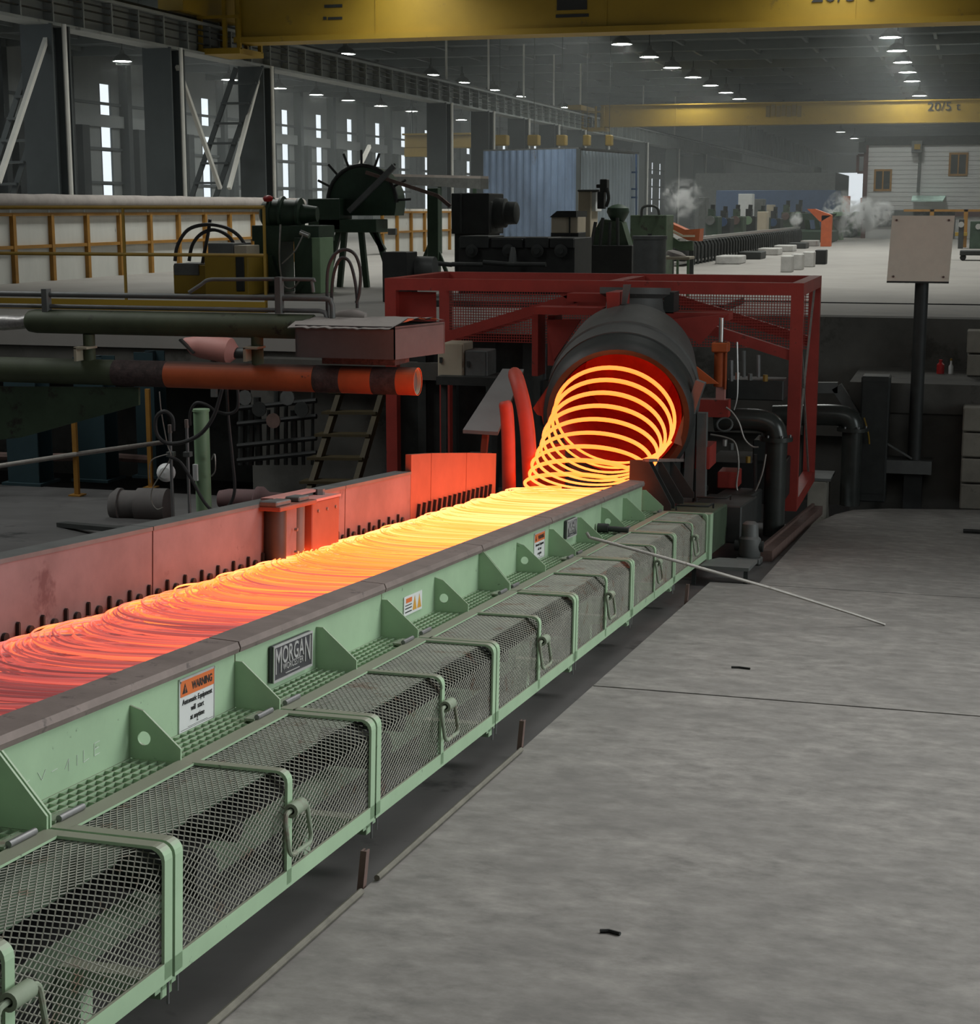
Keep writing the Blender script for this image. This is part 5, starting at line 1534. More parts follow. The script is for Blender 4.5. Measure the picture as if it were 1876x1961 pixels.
MB().box((a_.x - 0.02, 19.235, a_.z - 0.02), (b_.x - 0.03, 19.27, a_.z)).build('lower_edge', DARKM, sb)
for (xx, zz_) in ((a_.x + 0.05, a_.z + 0.05), (b_.x - 0.09, a_.z + 0.05), (a_.x + 0.06, b_.z - 0.05), (b_.x - 0.06, b_.z - 0.05)):
    MB().cyl((xx, 19.23, zz_), (xx, 19.241, zz_), 0.013, 8).build('bolt', RUST, sb)
MB().cyl((q.x, 19.36, ZC - 2.8), (q.x, 19.36, b_.z - 0.1), 0.075, 18).build('post', DARKM, sb, smooth=True)
MB().box((q.x - 0.32, 19.25, ZC - 2.95), (q.x + 0.2, 19.62, ZC - 2.8)).build('base', GREYM, sb)
MB().bar((q.x - 0.3, 19.3, ZC - 2.62), (q.x - 0.02, 19.3, ZC - 2.78), 0.03, 0.02).build('brace', GREYM, sb)
MB().box((q.x - 0.1, 19.35, ZC - 3.75), (q.x + 0.1, 19.6, ZC - 2.95)).build('plinth', BLACK, sb)
for k in range(4):
    y1_, y0_ = (780, 828, 877, 926)[k], (826, 875, 924, 975)[k]
    a_, b_ = P(1842 - 2 * k, y0_, 19.1), P(1842 - 2 * k, y1_, 19.1)
    o = MB().box((a_.x, 19.1, a_.z), (a_.x + 0.9, 19.55, b_.z - 0.006), 0.015).build('concrete_block', BLOCKM)
    tag(o, ['topmost', 'second', 'third', 'lowest'][k] + ' concrete block of the stack in the right pit', 'block', 'concrete blocks stacked in the pit')
for k, (y0_, y1_) in enumerate(((676, 634), (720, 679))):
    a_, b_ = P(1850, y0_, 20.6), P(1850, y1_, 20.6)
    o = MB().box((a_.x, 20.6, a_.z), (a_.x + 0.7, 21.0, b_.z), 0.012).build('concrete_block', BLOCKM)
    tag(o, ['upper of two concrete blocks on the pit ledge', 'lower concrete block resting on the pit ledge'][k], 'block', 'concrete blocks on the ledge')
q = P(1800, 711, 20.9)
t = thing('red_canister', 'small bright red canister on the pit ledge', 'canister', (q.x, 20.9, ZC - 1.96))
MB().lathe((q.x, 20.9, ZC - 1.96), (0, 0, 1), [(0, 0.001), (0, 0.045), (0.11, 0.045), (0.135, 0.02), (0.15, 0.02), (0.15, 0.001)], 14).build('body', REDX, t, smooth=True)
MB().cyl((q.x, 20.9, ZC - 1.81), (q.x, 20.9, ZC - 1.79), 0.022, 10).build('cap', REDX, t)
q = P(1820, 711, 20.9)
t = thing('white_bottle', 'small white bottle beside the red canister on the ledge', 'bottle', (q.x, 20.9, ZC - 1.96))
MB().lathe((q.x, 20.9, ZC - 1.96), (0, 0, 1), [(0, 0.001), (0, 0.028), (0.09, 0.028), (0.12, 0.012), (0.16, 0.012), (0.16, 0.001)], 12).build('body', WHITE, t, smooth=True)
MB().cyl((q.x, 20.9, ZC - 1.80), (q.x, 20.9, ZC - 1.775), 0.014, 8).build('cap', YELR, t)

# ================================================================== MACHINES ON THE MILL FLOOR
def pbox(px0, py0, px1, py1, Y, d, floor=False, bev=0.01):
    a_, b_ = P(px0, py1, Y), P(px1, py0, Y)
    return MB().box((a_.x, Y, PZ if floor else a_.z), (b_.x, Y + d, b_.z), bev)
def fl_thing(name, label, cat, px, Y, group=None):
    q = P(px, 500, Y)
    return thing(name, label, cat, (q.x, Y, PZ), group)

# white barrier wall in an ochre frame, running along the hall
BX = -16.8
bw = thing('barrier_wall', 'long grimy white panel wall in an ochre frame along the columns', 'barrier', (BX, 40, PZ))
yy = 21.88
while yy < 60:
    if not (40.9 < yy < 46.0):
        MB().box((BX - 0.06, yy + 0.04, PZ), (BX - 0.02, yy + 1.29, ZC + 0.0)).build('panel', WHITEP, bw)
        MB().box((BX - 0.02, yy - 0.05, PZ), (BX + 0.06, yy + 0.05, ZC - 0.10)).build('post', YELO, bw)
    yy += 1.33
for (y0_, y1_) in ((21.5, 41.2), (46.4, 60)):
    for z in (-0.13, -0.72):
        MB().box((BX - 0.02, y0_, ZC + z), (BX + 0.05, y1_, ZC + z + 0.06)).build('rail', YELO, bw)
m = MB()
pts = [V((BX + 0.0, 21.5 + 0.5 * k, ZC + 0.13 + 0.012 * noise.noise(V((k * 0.7, 0, 0))))) for k in range(40)]
m.tube(pts, [0.145 + 0.02 * noise.noise(V((k * 0.9, 3, 0))) for k in range(40)], 14)
tag(m.build('canvas_roll', TARP, smooth=True), 'long grey canvas roll lying on top of the white barrier wall', 'canvas roll')
t = thing('grey_trough', 'grey trough beam above the far end of the white barrier wall', 'trough', P(830, 350, 50))
MB().prism([P(745, 338, 50), P(920, 342, 48), P(920, 362, 48), P(745, 352, 50)], (0.1, 0.5, 0)).build('beam', GREYM, t)
MB().prism([P(745, 333, 50), P(920, 337, 48), P(920, 342, 48), P(745, 338, 50)], (0.1, 0.5, 0)).build('lip', TARP, t)
for xx in (760, 838, 905):
    q = P(xx, 356, 49.3)
    MB().box((q.x, 49.3, PZ), (q.x + 0.1, 49.4, q.z)).build('post', GREEN_DARK, t)

# yellow hand rail at the floor edge
hr = thing('yellow_railing', 'thin yellow tube railing at the edge of the mill floor', 'railing', P(240, 590, 20.4))
for yy_, r_ in ((397, 0.026), (487, 0.024)):
    q0, q1 = P(-80, yy_, 20.4), P(506, yy_, 20.4)
    q0.z = q1.z = P(240, yy_, 20.4).z
    MB().cyl(q0, q1, r_, 10).build('tube_rail', YELR, hr, smooth=True)
for xx in (-40, 235, 505):
    q = P(xx, 397, 20.4)
    MB().cyl((q.x, 20.4, PZ), (q.x, 20.4, q.z), 0.022, 8).build('post', YELR, hr, smooth=True)
q0, q1 = P(-80, 588, 20.35), P(508, 572, 20.35)
MB().box((q0.x, 20.35, PZ), (q1.x, 20.38, PZ + 0.14)).build('toe_board', YEL, hr)

# yellow shear box with dark hose arcs
yb = fl_thing('yellow_machine', 'yellow machine box with a dark slot behind the yellow railing', 'machine', 405, 24.5)
pbox(333, 508, 395, 560, 24.6, 0.7, True).build('low_body', YEL, yb)
pbox(333, 505, 380, 527, 24.58, 0.72).build('low_cover', GREYM, yb)
pbox(393, 488, 474, 560, 24.4, 0.8, True).build('tall_body', YEL, yb)
pbox(398, 466, 446, 489, 24.42, 0.7).build('top_cover', GREYM, yb)
pbox(448, 470, 472, 490, 24.42, 0.5).build('lug', BEIGE, yb)
pbox(452, 487, 466, 558, 24.38, 0.05).build('slot', BLACK, yb)
for k, (h, lab) in enumerate((([(335, 500), (340, 470), (360, 440), (395, 430), (430, 435), (455, 450), (470, 470)], 'large dark hose arc behind the yellow machine box'),
                              ([(362, 500), (368, 470), (385, 448), (412, 440), (440, 455), (452, 480)], 'smaller dark hose arc over the yellow machine box'))):
    tag(MB().tube(spline([P(x, y, 24.9 + 0.1 * k) for x, y in h], 5), 0.03, 8).build('hose', RUBBER, smooth=True), lab, 'hose')
tag(MB().tube(spline([P(402, 420, 25), P(398, 450, 25), P(392, 480, 24.9), P(385, 520, 24.9)], 4), 0.028, 8).build('hose', RUBBER, smooth=True), 'straight dark hose hanging through the hose arcs', 'hose')

# green pinch roll / gear unit
gu = fl_thing('gear_unit', 'green gear unit with ribbed cylinder and a red knob', 'machine', 545, 25.5)
q = P(500, 410, 25.6)
MB().lathe(q, (1, 0.1, 0), [(0, 0.001), (0, 0.12), (0.05, 0.20), (0.15, 0.22), (0.16, 0.28), (0.20, 0.28), (0.21, 0.24), (0.34, 0.24), (0.35, 0.29), (0.39, 0.29), (0.40, 0.24), (0.62, 0.22), (0.63, 0.26), (0.68, 0.26), (0.69, 0.16), (0.95, 0.12), (0.95, 0.001)], 24).build('ribbed_cylinder', GREEN_DARK, gu, smooth=True)
MB().lathe(P(513, 381, 25.4), (0, -0.2, 1), [(-0.05, 0.001), (-0.03, 0.07), (0.02, 0.085), (0.05, 0.05), (0.06, 0.001)], 14).build('red_knob', REDX, gu, smooth=True)
pbox(482, 432, 610, 462, 25.3, 0.7).build('bed', GREEN_DARK, gu)
pbox(488, 460, 535, 540, 25.3, 0.6, True).build('left_pedestal', GREEN_DARK, gu)
pbox(564, 455, 598, 545, 25.2, 0.6, True).build('right_pedestal', GREEN_DARK, gu)
pbox(597, 455, 612, 545, 25.2, 0.6, True).build('side_panel', GREEN_PALE, gu)
MB().prism([P(478, 548, 25.2), P(535, 548, 25.2), P(520, 490, 25.2), P(500, 490, 25.2)], (0, 0.1, 0)).build('foot_gusset', GREEN_DARK, gu)
MB().cyl(P(575, 445, 25.1), P(592, 452, 25.1), 0.045, 10).build('valve', BRIGHT, gu, smooth=True)
tag(MB().tube(spline([P(537, 430, 25.1), P(535, 500, 25.1), P(543, 545, 25.1), P(560, 552, 25.1), P(575, 535, 25.1)], 5), 0.016, 8).build('hose', RODM, smooth=True), 'pale hose hanging in front of the green gear unit', 'hose')
tag(MB().tube(spline([P(580, 450, 25.05), P(565, 480, 25.05), P(540, 505, 25.05)], 4), 0.012, 6).build('hose', RODM, smooth=True), 'thin pale hose across the green gear unit', 'hose')

# big green spiked reel
rl_ = fl_thing('pouring_reel', 'large dark green reel drum with radial spikes on splayed legs', 'reel', 690, 27.5)
cq = P(693, 388, 27.6)
R_ = 0.62
half = [V((cq.x + R_ * math.cos(a), cq.y, cq.z + R_ * math.sin(a))) for a in [PI * i / 18 - 0.15 for i in range(20)]]
half += [V((cq.x - R_ * 0.9, cq.y, cq.z - 0.22)), V((cq.x + R_ * 0.95, cq.y, cq.z - 0.22))]
MB().prism(half, (0, 0.5, 0)).build('drum', GREEN_DARK, rl_)
m = MB().tube([cq + V((R_ * 1.02 * math.cos(a), 0.0, R_ * 1.02 * math.sin(a))) for a in [PI * i / 16 for i in range(17)]], 0.035, 8)
m.build('rim_tube', BLACK, rl_, smooth=True)
for k in range(9):
    a_ = PI * (0.02 + 0.12 * k)
    d_ = V((math.cos(a_), 0, math.sin(a_)))
    MB().cyl(cq + d_ * R_, cq + d_ * (R_ + 0.27), 0.022, 6).build('spike', BLACK, rl_)
MB().bar(P(668, 405, 27.4), P(755, 318, 27.4), 0.07, 0.09).build('arm_beam', GREYM, rl_)
MB().bar(P(700, 330, 27.4), P(838, 375, 27.6), 0.05, 0.06).build('link_bar', RUST, rl_)
MB().bar(P(838, 375, 27.6), P(862, 395, 27.6), 0.05, 0.06).build('link_bar', RUST, rl_)
pbox(590, 380, 650, 440, 27.3, 0.6).build('gear_case', GREEN_DARK, rl_)
pbox(610, 420, 720, 445, 27.3, 0.6).build('bed', GREEN_DARK, rl_)
for (x0, y0, x1, y1) in ((650, 440, 622, 520), (690, 430, 702, 522), (705, 430, 735, 480), (716, 430, 738, 500), (660, 440, 650, 520)):
    a_, b_ = P(x0, y0, 27.5), P(x1, y1, 27.5)
    if y1 > 510:
        b_.z = PZ
    MB().bar(a_, b_, 0.09, 0.09).build('leg', GREEN_DARK, rl_)
gps = fl_thing('support_post', 'green square post with splayed feet between reel and black motor', 'post', 828, 29)
pbox(818, 360, 838, 470, 29, 0.18, True).build('post', GREEN_DARK, gps)
for s_ in (-1, 1):
    q = P(828, 455, 29.1)
    MB().bar(q, (q.x + 0.34 * s_, 29.1, PZ + 0.03), 0.06, 0.06).build('foot', GREEN_DARK, gps)
pbox(742, 437, 757, 450, 30, 0.1).build('junction_box', GREYM, gps)
dbx = fl_thing('dark_box', 'matt black steel box behind the left corner of the red frame', 'box', 768, 23.2)
pbox(732, 483, 778, 545, 23.2, 0.5, True).build('body', BLACK, dbx)
q = P(800, 500, 23.5)
MB().lathe((q.x, 23.7, q.z - 0.1), (-1, 0, 0), [(-0.2, 0.001), (-0.2, 0.16), (0.14, 0.17)], 20).build('drum_end', GREYM, dbx, smooth=True)

# black main drive motor
bm_ = fl_thing('drive_motor', 'black drive motor with a square fan box before the blue booth', 'motor', 920, 27)
pbox(864, 370, 936, 448, 27, 0.9).build('fan_box', BLACK, bm_)
pbox(880, 372, 884, 446, 26.98, 0.02).build('box_seam', DARKM, bm_)
pbox(934, 386, 940, 446, 27.1, 0.7).build('flange', DARKM, bm_)
q = P(938, 408, 27.4)
MB().lathe(q, (1, 0, 0), [(0, 0.26), (0.28, 0.24), (0.3, 0.19), (0.46, 0.185), (0.48, 0.15), (0.48, 0.001)], 24).build('motor_body', DARKM, bm_, smooth=True)
pbox(870, 446, 935, 500, 27.1, 0.7, True).build('pedestal', BLACK, bm_)
lm = fl_thing('rolling_block', 'long low dark machine block with gear housings behind the red frame', 'machine', 985, 24.8)
pbox(878, 456, 1100, 520, 24.8, 1.2, True).build('base', BLACK, lm)
a_, b_ = P(770, 560, 22.4), P(1390, 560, 22.4)
MB().box((a_.x, 22.3, PZ), (b_.x, 24.3, PZ + 0.09), 0.01).build('skid_plate', DARKM, lm)
for (x0, x1, y0, m_) in ((880, 935, 452, DARKM), (940, 1000, 458, BLACK), (1005, 1050, 455, DARKM), (1052, 1098, 457, BLACK)):
    pbox(x0, y0, x1, 475, 24.75, 0.9).build('housing', m_, lm)
for xx in (905, 975, 1030, 1075):
    q = P(xx, 480, 24.78)
    MB().lathe(q, (0, -1, 0), [(0, 0.10), (0.06, 0.10), (0.07, 0.05), (0.1, 0.05), (0.1, 0.001)], 16).build('shaft_end', DARKM, lm, smooth=True)
MB().lathe(P(982, 494, 24.6), (0, 0, 1), [(-0.08, 0.07), (0.0, 0.06), (0.1, 0.045), (0.16, 0.03), (0.16, 0.001)], 14).build('lubricator', GREYM, lm, smooth=True)
for k in range(5):
    q = P(790 + 52 * k, 505, 24.2)
    MB().cyl(P(745 + 60 * k, 506 - k % 2 * 4, 24.3), P(805 + 60 * k, 507, 24.3), 0.035, 8).build('pipe', DARKM, lm, smooth=True)
bc = fl_thing('beige_cabinet', 'beige desk cabinet with a black hooded lid', 'cabinet', 1080, 27)
pbox(1055, 415, 1106, 446, 27, 0.6).build('body', BEIGE, bc)
pbox(1054, 445, 1107, 470, 27.02, 0.56, True).build('plinth', BLACK, bc)
MB().prism([P(1052, 416, 26.9), P(1103, 416, 26.9), P(1103, 404, 26.9), P(1066, 404, 26.9)], (0, 0.8, 0)).build('hood', BLACK, bc)
MB().box((P(1089, 416, 26.95).x, 26.95, PZ), (P(1091, 416, 26.95).x, 26.99, P(1090, 416, 27).z)).build('strap', BLACK, bc)
tc = fl_thing('tall_cabinet', 'tall beige cabinet right of the hooded desk cabinet', 'cabinet', 1118, 29.5)
pbox(1106, 366, 1131, 450, 29.5, 0.6, True).build('body', BEIGE, tc)
pbox(1105, 363, 1147, 367, 29.4, 0.7).build('lid', DARKM, tc)
pbox(1131, 367, 1141, 405, 29.6, 0.5).build('side_door', WHITE, tc)
hd = fl_thing('pump_head', 'dark pump stand with a green domed tank on the mill floor', 'pump', 1170, 29)
pbox(1143, 367, 1156, 400, 29, 0.2).build('upright', BLACK, hd)
pbox(1148, 343, 1162, 368, 29, 0.2).build('head', BLACK, hd)
pbox(1141, 353, 1149, 360, 29, 0.15).build('side_knob', BLACK, hd)
MB().tube(spline([P(1162, 360, 29), P(1165, 380, 29), P(1160, 396, 29)], 4), 0.03, 8).build('pipe', BLACK, hd, smooth=True)
q = P(1183, 415, 29.2)
MB().lathe(q, (0, 0, 1), [(-0.1, 0.10), (0, 0.16), (0.08, 0.2), (0.15, 0.185), (0.2, 0.1), (0.22, 0.001)], 20).build('domed_tank', GREEN_DARK, hd, smooth=True)
MB().prism([P(1120, 475, 29), P(1205, 475, 29), P(1190, 425, 29), P(1150, 420, 29)], (0, 0.4, 0)).build('body', GREEN_OIL, hd)
pbox(1118, 470, 1210, 520, 28.9, 0.7, True).build('base', BLACK, hd)
for k in range(4):
    MB().cyl(P(1132 + 17 * k, 470, 28.8), P(1140 + 14 * k, 425 - 8 * (k % 2), 28.8), 0.03, 8).build('pipe', DARKM, hd, smooth=True)
dt = fl_thing('steel_drum', 'dark round steel tank with a flat lid behind the red frame', 'tank', 1238, 24.5)
q = P(1238, 452, 24.6)
MB().lathe((q.x, 24.85, PZ), (0, 0, 1), [(0.25, 0.20), (0.30, 0.245), (q.z - PZ - 0.06, 0.245), (q.z - PZ - 0.05, 0.262), (q.z - PZ, 0.262), (q.z - PZ + 0.005, 0.001)], 28).build('shell', GREYM, dt, smooth=True)
MB().lathe((q.x, 24.85, q.z), (0, 0, 1), [(0, 0.035), (0.03, 0.03), (0.03, 0.001)], 10).build('lid_knob', DARKM, dt)
for k in range(3):
    a_ = k * 2.1 + 0.5
    MB().cyl((q.x + 0.17 * math.cos(a_), 24.85 + 0.17 * math.sin(a_), PZ), (q.x + 0.17 * math.cos(a_), 24.85 + 0.17 * math.sin(a_), PZ + 0.26), 0.025, 6).build('leg', DARKM, dt)
gb = fl_thing('green_bin', 'green steel bin with a bent handle pipe left of the orange chute', 'bin', 1250, 32)
pbox(1206, 412, 1276, 455, 32, 0.8, True).build('body', GREEN_OIL, gb)
MB().tube(spline([P(1228, 415, 31.95), P(1230, 398, 31.95), P(1245, 394, 31.95), P(1258, 398, 31.95), P(1262, 412, 31.95)], 4), 0.025, 8).build('handle', DARKM, gb, smooth=True)
oc_ = fl_thing('orange_chute', 'rusty orange sloping chute left of the ribbed black cover', 'chute', 1300, 33)
MB().prism([P(1277, 424, 33), P(1312, 440, 33), P(1340, 438, 33), P(1338, 462, 33), P(1316, 460, 33), P(1276, 440, 33)], (0, 0.5, 0)).build('trough', mat('rusty_orange', (0.33, 0.085, 0.03), 0.6, 0, 0.3, 4), oc_)
MB().prism([P(1250, 430, 32.8), P(1300, 462, 32.8), P(1326, 462, 32.8), P(1326, 480, 32.8), P(1300, 480, 32.8), P(1250, 452, 32.8)], (0, 0.1, 0)).build('side_plate', GREEN_OIL, oc_)
MB().bar(P(1276, 436, 32.75), P(1307, 452, 32.75), 0.02, 0.04).build('edge_strip', BEIGE, oc_)
MB().bar(P(1307, 452, 32.75), P(1330, 452, 32.75), 0.02, 0.04).build('edge_strip', BEIGE, oc_)
for xx in (1282, 1320):
    q = P(xx, 470, 33.1)
    MB().box((q.x, 33.1, PZ), (q.x + 0.08, 33.18, q.z)).build('leg', DARKM, oc_)
wt = fl_thing('work_table', 'low table with pale top and green leg behind the red frame', 'table', 1290, 25.5)
pbox(1262, 492, 1320, 497, 25.5, 0.5).build('top', BEIGE, wt)
for xx in (1270, 1294, 1314):
    pbox(xx, 497, xx + 5, 540, 25.6, 0.04, True, 0).build('leg', GREEN_PALE, wt)
MB().lathe(P(1296, 485, 25.7), (0.3, 0, 1), [(-0.06, 0.18), (0.0, 0.15), (0.03, 0.08), (0.035, 0.001)], 16).build('coiled_cloth', TARP, wt, smooth=True)

WBLOCK = mat('whitewashed_block', (0.42, 0.41, 0.39), 0.7, 0, 0.25, 4)
# black ribbed roller cover
rc = thing('ribbed_cover', 'long black ribbed roller table cover with bright top edge', 'cover', (-6.4, 55, PZ))
y0_, y1_ = 39.5, 66.5
zt_ = P(1342, 462, 39.5).z
MB().box((-7.0, y0_, PZ + 0.12), (-6.5, y1_, zt_), 0.03).build('core', BLACK, rc)
MB().box((-6.66, y0_, zt_), (-6.5, y1_, zt_ + 0.07)).build('bright_edge', BRIGHT, rc)
me = MB().tube([(-0.35, 0, zt_ - PZ + 0.02), (-0.08, 0, zt_ - PZ + 0.0), (0.0, 0, zt_ - PZ - 0.05), (0.04, 0, zt_ - PZ - 0.14), (0.04, 0, 0.02)], 0.032, 6).mesh('rib', DARKM)
for k in range(48):
    put('rib', me, rc, V((-6.47, y0_ + 0.2 + 0.565 * k, PZ)) - _M[rc].translation)
for k in range(6):
    q = P(1480 + 15 * k, 500, 1)
    Yb = 41.5 + 4.2 * k
    o = MB().box((-6.1, Yb, PZ), (-5.5, Yb + 1.2, PZ + 0.2), 0.02).build('ballast_block', WBLOCK if k % 3 != 1 else DARKM)
    tag(o, ['white', 'black', 'white', 'white', 'black', 'white'][k] + ' block beside the ribbed cover, %s from the camera' % ORD[k], 'block', 'blocks beside the ribbed cover')
for k, (px, Y, m_) in enumerate(((1550, 40.0, WBLOCK), (1528, 38.0, WBLOCK), (1508, 36.5, WBLOCK), (1573, 42, BLACK))):
    q0, q1 = P(px - 14, 520, Y), P(px + 8, 488 + 4 * k % 3, Y)
    o = MB().box((q0.x, Y, PZ), (q1.x, Y + 0.5, PZ + 0.35), 0.015).build('ballast_block', m_)
    tag(o, ['white block right of the others behind the red frame', 'white block in the middle just above the red frame beam', 'white block partly hidden by the red frame beam', 'black block at the end of the white row'][k], 'block')
op = thing('orange_bracket', 'tall orange steel plate with a slanted arm at the end of the ribbed cover', 'bracket', P(1580, 495, 62))
pbox(1570, 412, 1592, 480, 62, 0.5, True).build('plate', ORANGE, op)
MB().prism([P(1545, 400, 62), P(1560, 400, 62), P(1592, 412, 62), P(1570, 425, 62)], (0, 0.5, 0)).build('arm', ORANGE, op)
for k in range(3):
    Y = 70 + 12 * k
    t = thing('cooling_trough', 'green steaming water trough, %s in the row beyond the orange bracket' % ORD[k], 'trough', (-6.1, Y + 3, PZ), 'steaming green troughs')
    zt_ = PZ + 1.15
    MB().prism([(-7.1, Y, zt_ - 0.25), (-5.6, Y, zt_ - 0.25), (-5.4, Y, zt_), (-7.3, Y, zt_)], (0, 7, 0)).build('trough', GREEN_DARK, t)
    MB().box((-5.55, Y, zt_ - 0.1), (-5.4, Y + 7, zt_ + 0.06)).build('rim', GREEN_PALE, t)
    for xx in (-6.7, -5.75):
        MB().bar((xx, Y + 1, zt_ - 0.2), (xx + 0.15, Y + 1, PZ), 0.16, 0.2).build('leg', GREEN_PALE, t)
        MB().bar((xx, Y + 5.5, zt_ - 0.2), (xx + 0.15, Y + 5.5, PZ), 0.16, 0.2).build('leg', GREEN_PALE, t)
    MB().box((-7.2, Y - 0.6, PZ), (-5.5, Y + 2.6, PZ + 0.5), 0.08).build('drip_pan', GREEN_DARK, t)
    MB().box((-5.7, Y + 6.9, zt_), (-5.4, Y + 7.4, zt_ + 0.75)).build('orange_flag', ORANGE, t)
# mill stand clutter behind the ribbed cover
rq = random.Random(11)
for k in range(8):
    px = 1362 + 24 * k
    Y = 66 + 2.2 * k
    t = fl_thing('mill_stand', 'dark green rolling mill stand, %s from the left behind the ribbed cover' % ORD[k], 'mill stand', px, Y, 'mill stands behind the ribbed cover')
    top = 392 + rq.randint(-6, 14)
    m_ = [GREEN_DARK, DARKM, GREEN_OIL, BLACK][k % 4]
    pbox(px - 12, top + 14, px + 12, 460, Y, 1.2, True, 0.04).build('housing', m_, t)
    pbox(px - 7, top, px + 4, top + 15, Y + 0.2, 0.6).build('top_gear', m_, t)
    MB().lathe(P(px - 2, top + 22, Y - 0.02), (0, -1, 0), [(0, 0.18), (0.15, 0.18), (0.15, 0.001)], 12).build('roll_end', [GREYM, BLUE, RUST, GREEN_PALE][k % 4], t)
    MB().cyl(P(px + 3, top - 8, Y + 0.3), P(px + 2, top + 4, Y + 0.3), 0.09, 8).build('screw', BLACK, t)
# yellow railing and pallet by the office block
yr = fl_thing('yellow_railing', 'yellow guard rail before the office block at the right edge', 'railing', 1830, 62)
q0, q1 = P(1730, 402, 62), P(1890, 402, 62)
MB().box((q0.x, 62, q0.z - 0.06), (q1.x, 62.08, q0.z + 0.02)).build('rail', YELO, yr)
for xx in (1785, 1850):
    q = P(xx, 402, 62)
    MB().box((q.x - 0.08, 62, PZ), (q.x + 0.06, 62.1, q.z + 0.02)).build('post', YELO, yr)
pbox(1828, 445, 1852, 452, 61.8, 0.5).build('foot_plate', YEL, yr)
for k, (x0, x1, y0, m_, lab) in enumerate(((1834, 1846, 420, DARKM, 'small dark machine left of the yellow post at the right edge'), (1856, 1890, 424, GREEN_DARK, 'dark green machine right of the yellow post'))):
    t = fl_thing('small_machine', lab, 'machine', (x0 + x1) / 2, 60)
    pbox(x0, y0, x1, 460, 60, 0.8, True).build('body', m_, t)
    MB().lathe(P((x0 + x1) / 2, y0 + 10, 59.95), (0, -1, 0), [(0, 0.1), (0.1, 0.1), (0.1, 0.001)], 10).build('hub', BRIGHT, t)
sk = fl_thing('rail_cart', 'low dark cart on the mill floor beyond the sign board', 'cart', 1850, 46)
q0, q1 = P(1838, 470, 46), P(1890, 470, 46)
MB().box((q0.x, 46, PZ + 0.14), (q1.x, 47.0, PZ + 0.26), 0.01).build('deck', DARKM, sk)
for xx in (1844, 1884):
    q = P(xx, 480, 46.2)
    MB().cyl((q.x, 46.05, PZ + 0.08), (q.x, 46.2, PZ + 0.08), 0.08, 12).build('wheel', BLACK, sk)
    MB().cyl((q.x, 46.8, PZ + 0.08), (q.x, 46.95, PZ + 0.08), 0.08, 12).build('wheel', BLACK, sk)
# stair ladders between the columns
for k, (xa, ya, xb, yb_, Y, lab) in enumerate(((58, 110, -18, 345, 36.6, 'dark steep ship ladder left of the first column'), (452, 130, 378, 345, 44.5, 'dark steep ship ladder between the second and third columns'))):
    a_, b_ = P(xa, ya, Y), P(xb, yb_, Y)
    b2 = a_.lerp(b_, 1.0)
    f_ = (a_.z - PZ) / (a_.z - b_.z)
    b2 = a_ + (b_ - a_) * f_
    t = thing('ship_ladder', lab, 'ladder', b2)
    for dx in (0, 0.75):
        MB().bar(a_ + V((dx, 0, 0)), b2 + V((dx, 0, 0)), 0.06, 0.14).build('stringer', COLM, t)
    for j in range(9):
        q = a_.lerp(b2, 0.08 + 0.105 * j)
        MB().box((q.x - 0.05, q.y - 0.1, q.z - 0.03), (q.x + 0.8, q.y + 0.1, q.z + 0.03)).build('tread', COLM, t)

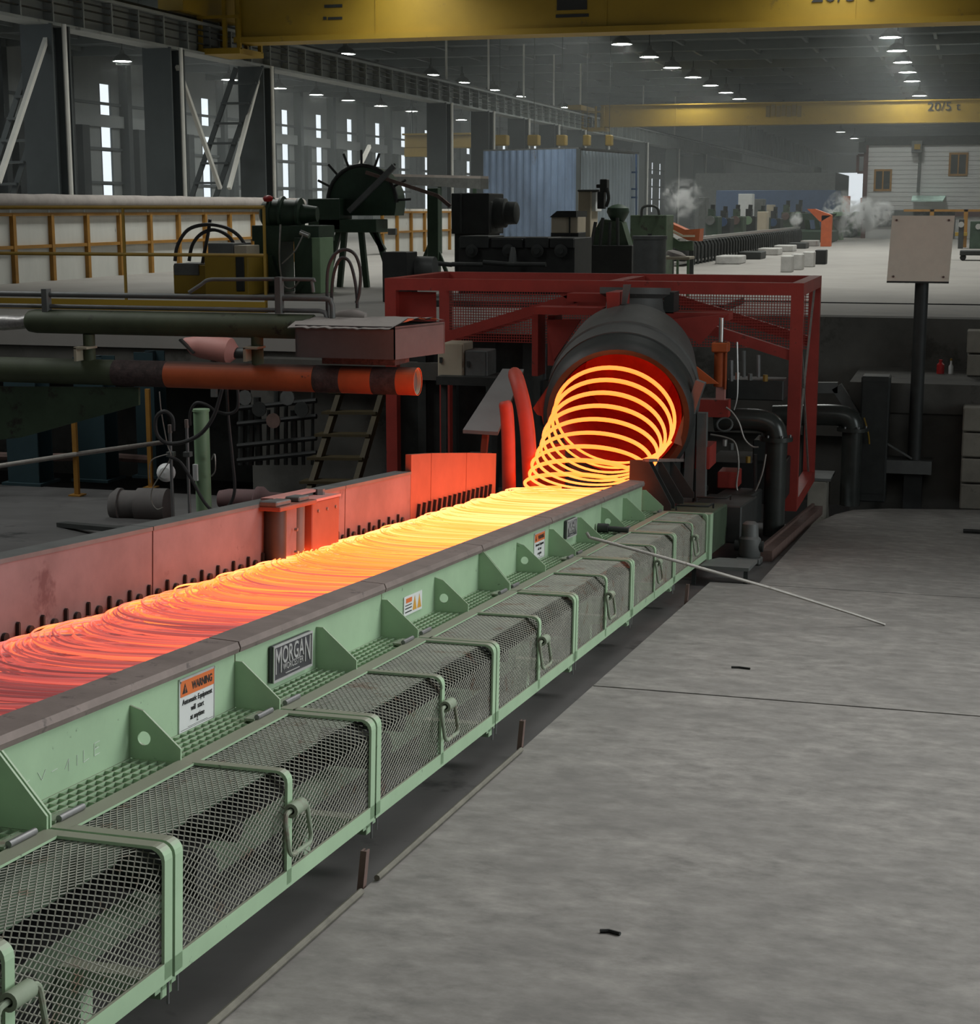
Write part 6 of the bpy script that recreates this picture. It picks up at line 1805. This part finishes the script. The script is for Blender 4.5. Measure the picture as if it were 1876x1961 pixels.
# ------------------------------------------------------------------ steam and haze
def steam_material(name, dens, scale, seed):
    m = bpy.data.materials.new(name)
    m.use_nodes = True
    nt = m.node_tree
    nt.nodes.remove(nt.nodes['Principled BSDF'])
    v = nt.nodes.new('ShaderNodeVolumeScatter')
    v.inputs['Color'].default_value = (1, 1, 1, 1)
    v.inputs['Anisotropy'].default_value = 0.0
    tc_ = nt.nodes.new('ShaderNodeTexCoord')
    n_ = nt.nodes.new('ShaderNodeTexNoise')
    n_.inputs['Scale'].default_value = scale
    n_.inputs['Detail'].default_value = 5
    n_.inputs['Distortion'].default_value = 1.4
    mp = nt.nodes.new('ShaderNodeMapping')
    mp.inputs['Location'].default_value = (seed, seed * 2, 0)
    nt.links.new(tc_.outputs['Object'], mp.inputs[0])
    nt.links.new(mp.outputs[0], n_.inputs['Vector'])
    g_ = nt.nodes.new('ShaderNodeTexGradient')
    g_.gradient_type = 'SPHERICAL'
    mp2 = nt.nodes.new('ShaderNodeMapping')
    mp2.inputs['Location'].default_value = (-1, -1, -1)
    mp2.inputs['Scale'].default_value = (2, 2, 2)
    nt.links.new(tc_.outputs['Generated'], mp2.inputs[0])
    nt.links.new(mp2.outputs[0], g_.inputs[0])
    mr = nt.nodes.new('ShaderNodeMapRange')
    mr.inputs['From Min'].default_value = 0.49
    mr.inputs['From Max'].default_value = 0.66
    nt.links.new(n_.outputs['Fac'], mr.inputs[0])
    ml = nt.nodes.new('ShaderNodeMath')
    ml.operation = 'MULTIPLY'
    nt.links.new(mr.outputs[0], ml.inputs[0])
    nt.links.new(g_.outputs['Fac'], ml.inputs[1])
    m2 = nt.nodes.new('ShaderNodeMath')
    m2.operation = 'MULTIPLY'
    m2.inputs[1].default_value = dens
    nt.links.new(ml.outputs[0], m2.inputs[0])
    nt.links.new(m2.outputs[0], v.inputs['Density'])
    nt.links.new(v.outputs[0], nt.nodes['Material Output'].inputs['Volume'])
    return m
puffs = [(1626, 452, 1600, 372, 73, 'steam plume'), (1662, 442, 1652, 382, 76, 'steam'), (1694, 432, 1686, 385, 78, 'steam'), (1304, 412, 1308, 345, 66, 'steam'), (1528, 432, 1520, 405, 68, 'steam')]
for k, (xb, yb_, xt, yt, Y, nm) in enumerate(puffs):
    b_, t_ = P(xb, yb_, Y), P(xt, yt, Y)
    c_ = (b_ + t_) / 2
    h_ = (t_.z - b_.z) / 2 * 1.25
    w_ = h_ * (0.85 if k != 3 else 1.1)
    m = MB()
    rings = 8
    prof = [(-h_ * math.cos(PI * i / rings), max(0.001, w_ * math.sin(PI * i / rings))) for i in range(rings + 1)]
    m.lathe(c_, (0, 0, 1), prof, 14)
    o = m.build('steam', steam_material('steam_cloud_%d' % k, 20.0 if k != 3 else 9.0, 2.0 if k != 3 else 1.5, 3.1 * k), M=Matrix.Translation(c_))
    o['kind'] = 'stuff'
    tag(o, ['steam plume over the first green trough', 'steam plume between the orange flags', 'steam plume next to the sign board top', 'curling steam puff right of the blue booth', 'thin steam wisp left of the orange bracket'][k], 'steam')

# mill haze filling the far half of the hall
hz_ = bpy.data.materials.new('mill_haze')
hz_.use_nodes = True
nt = hz_.node_tree
nt.nodes.remove(nt.nodes['Principled BSDF'])
v_ = nt.nodes.new('ShaderNodeVolumeScatter')
v_.inputs['Color'].default_value = (0.95, 1, 1, 1)
v_.inputs['Density'].default_value = 0.0028
nt.links.new(v_.outputs[0], nt.nodes['Material Output'].inputs['Volume'])
hz_.cycles.homogeneous_volume = True
o = MB().box((-42.5, 50, PZ + 0.05), (13.4, 250, ZR - 0.5)).build('haze', hz_)
o['kind'] = 'stuff'
tag(o, 'thin grey mill haze hanging in the far half of the hall', 'haze')
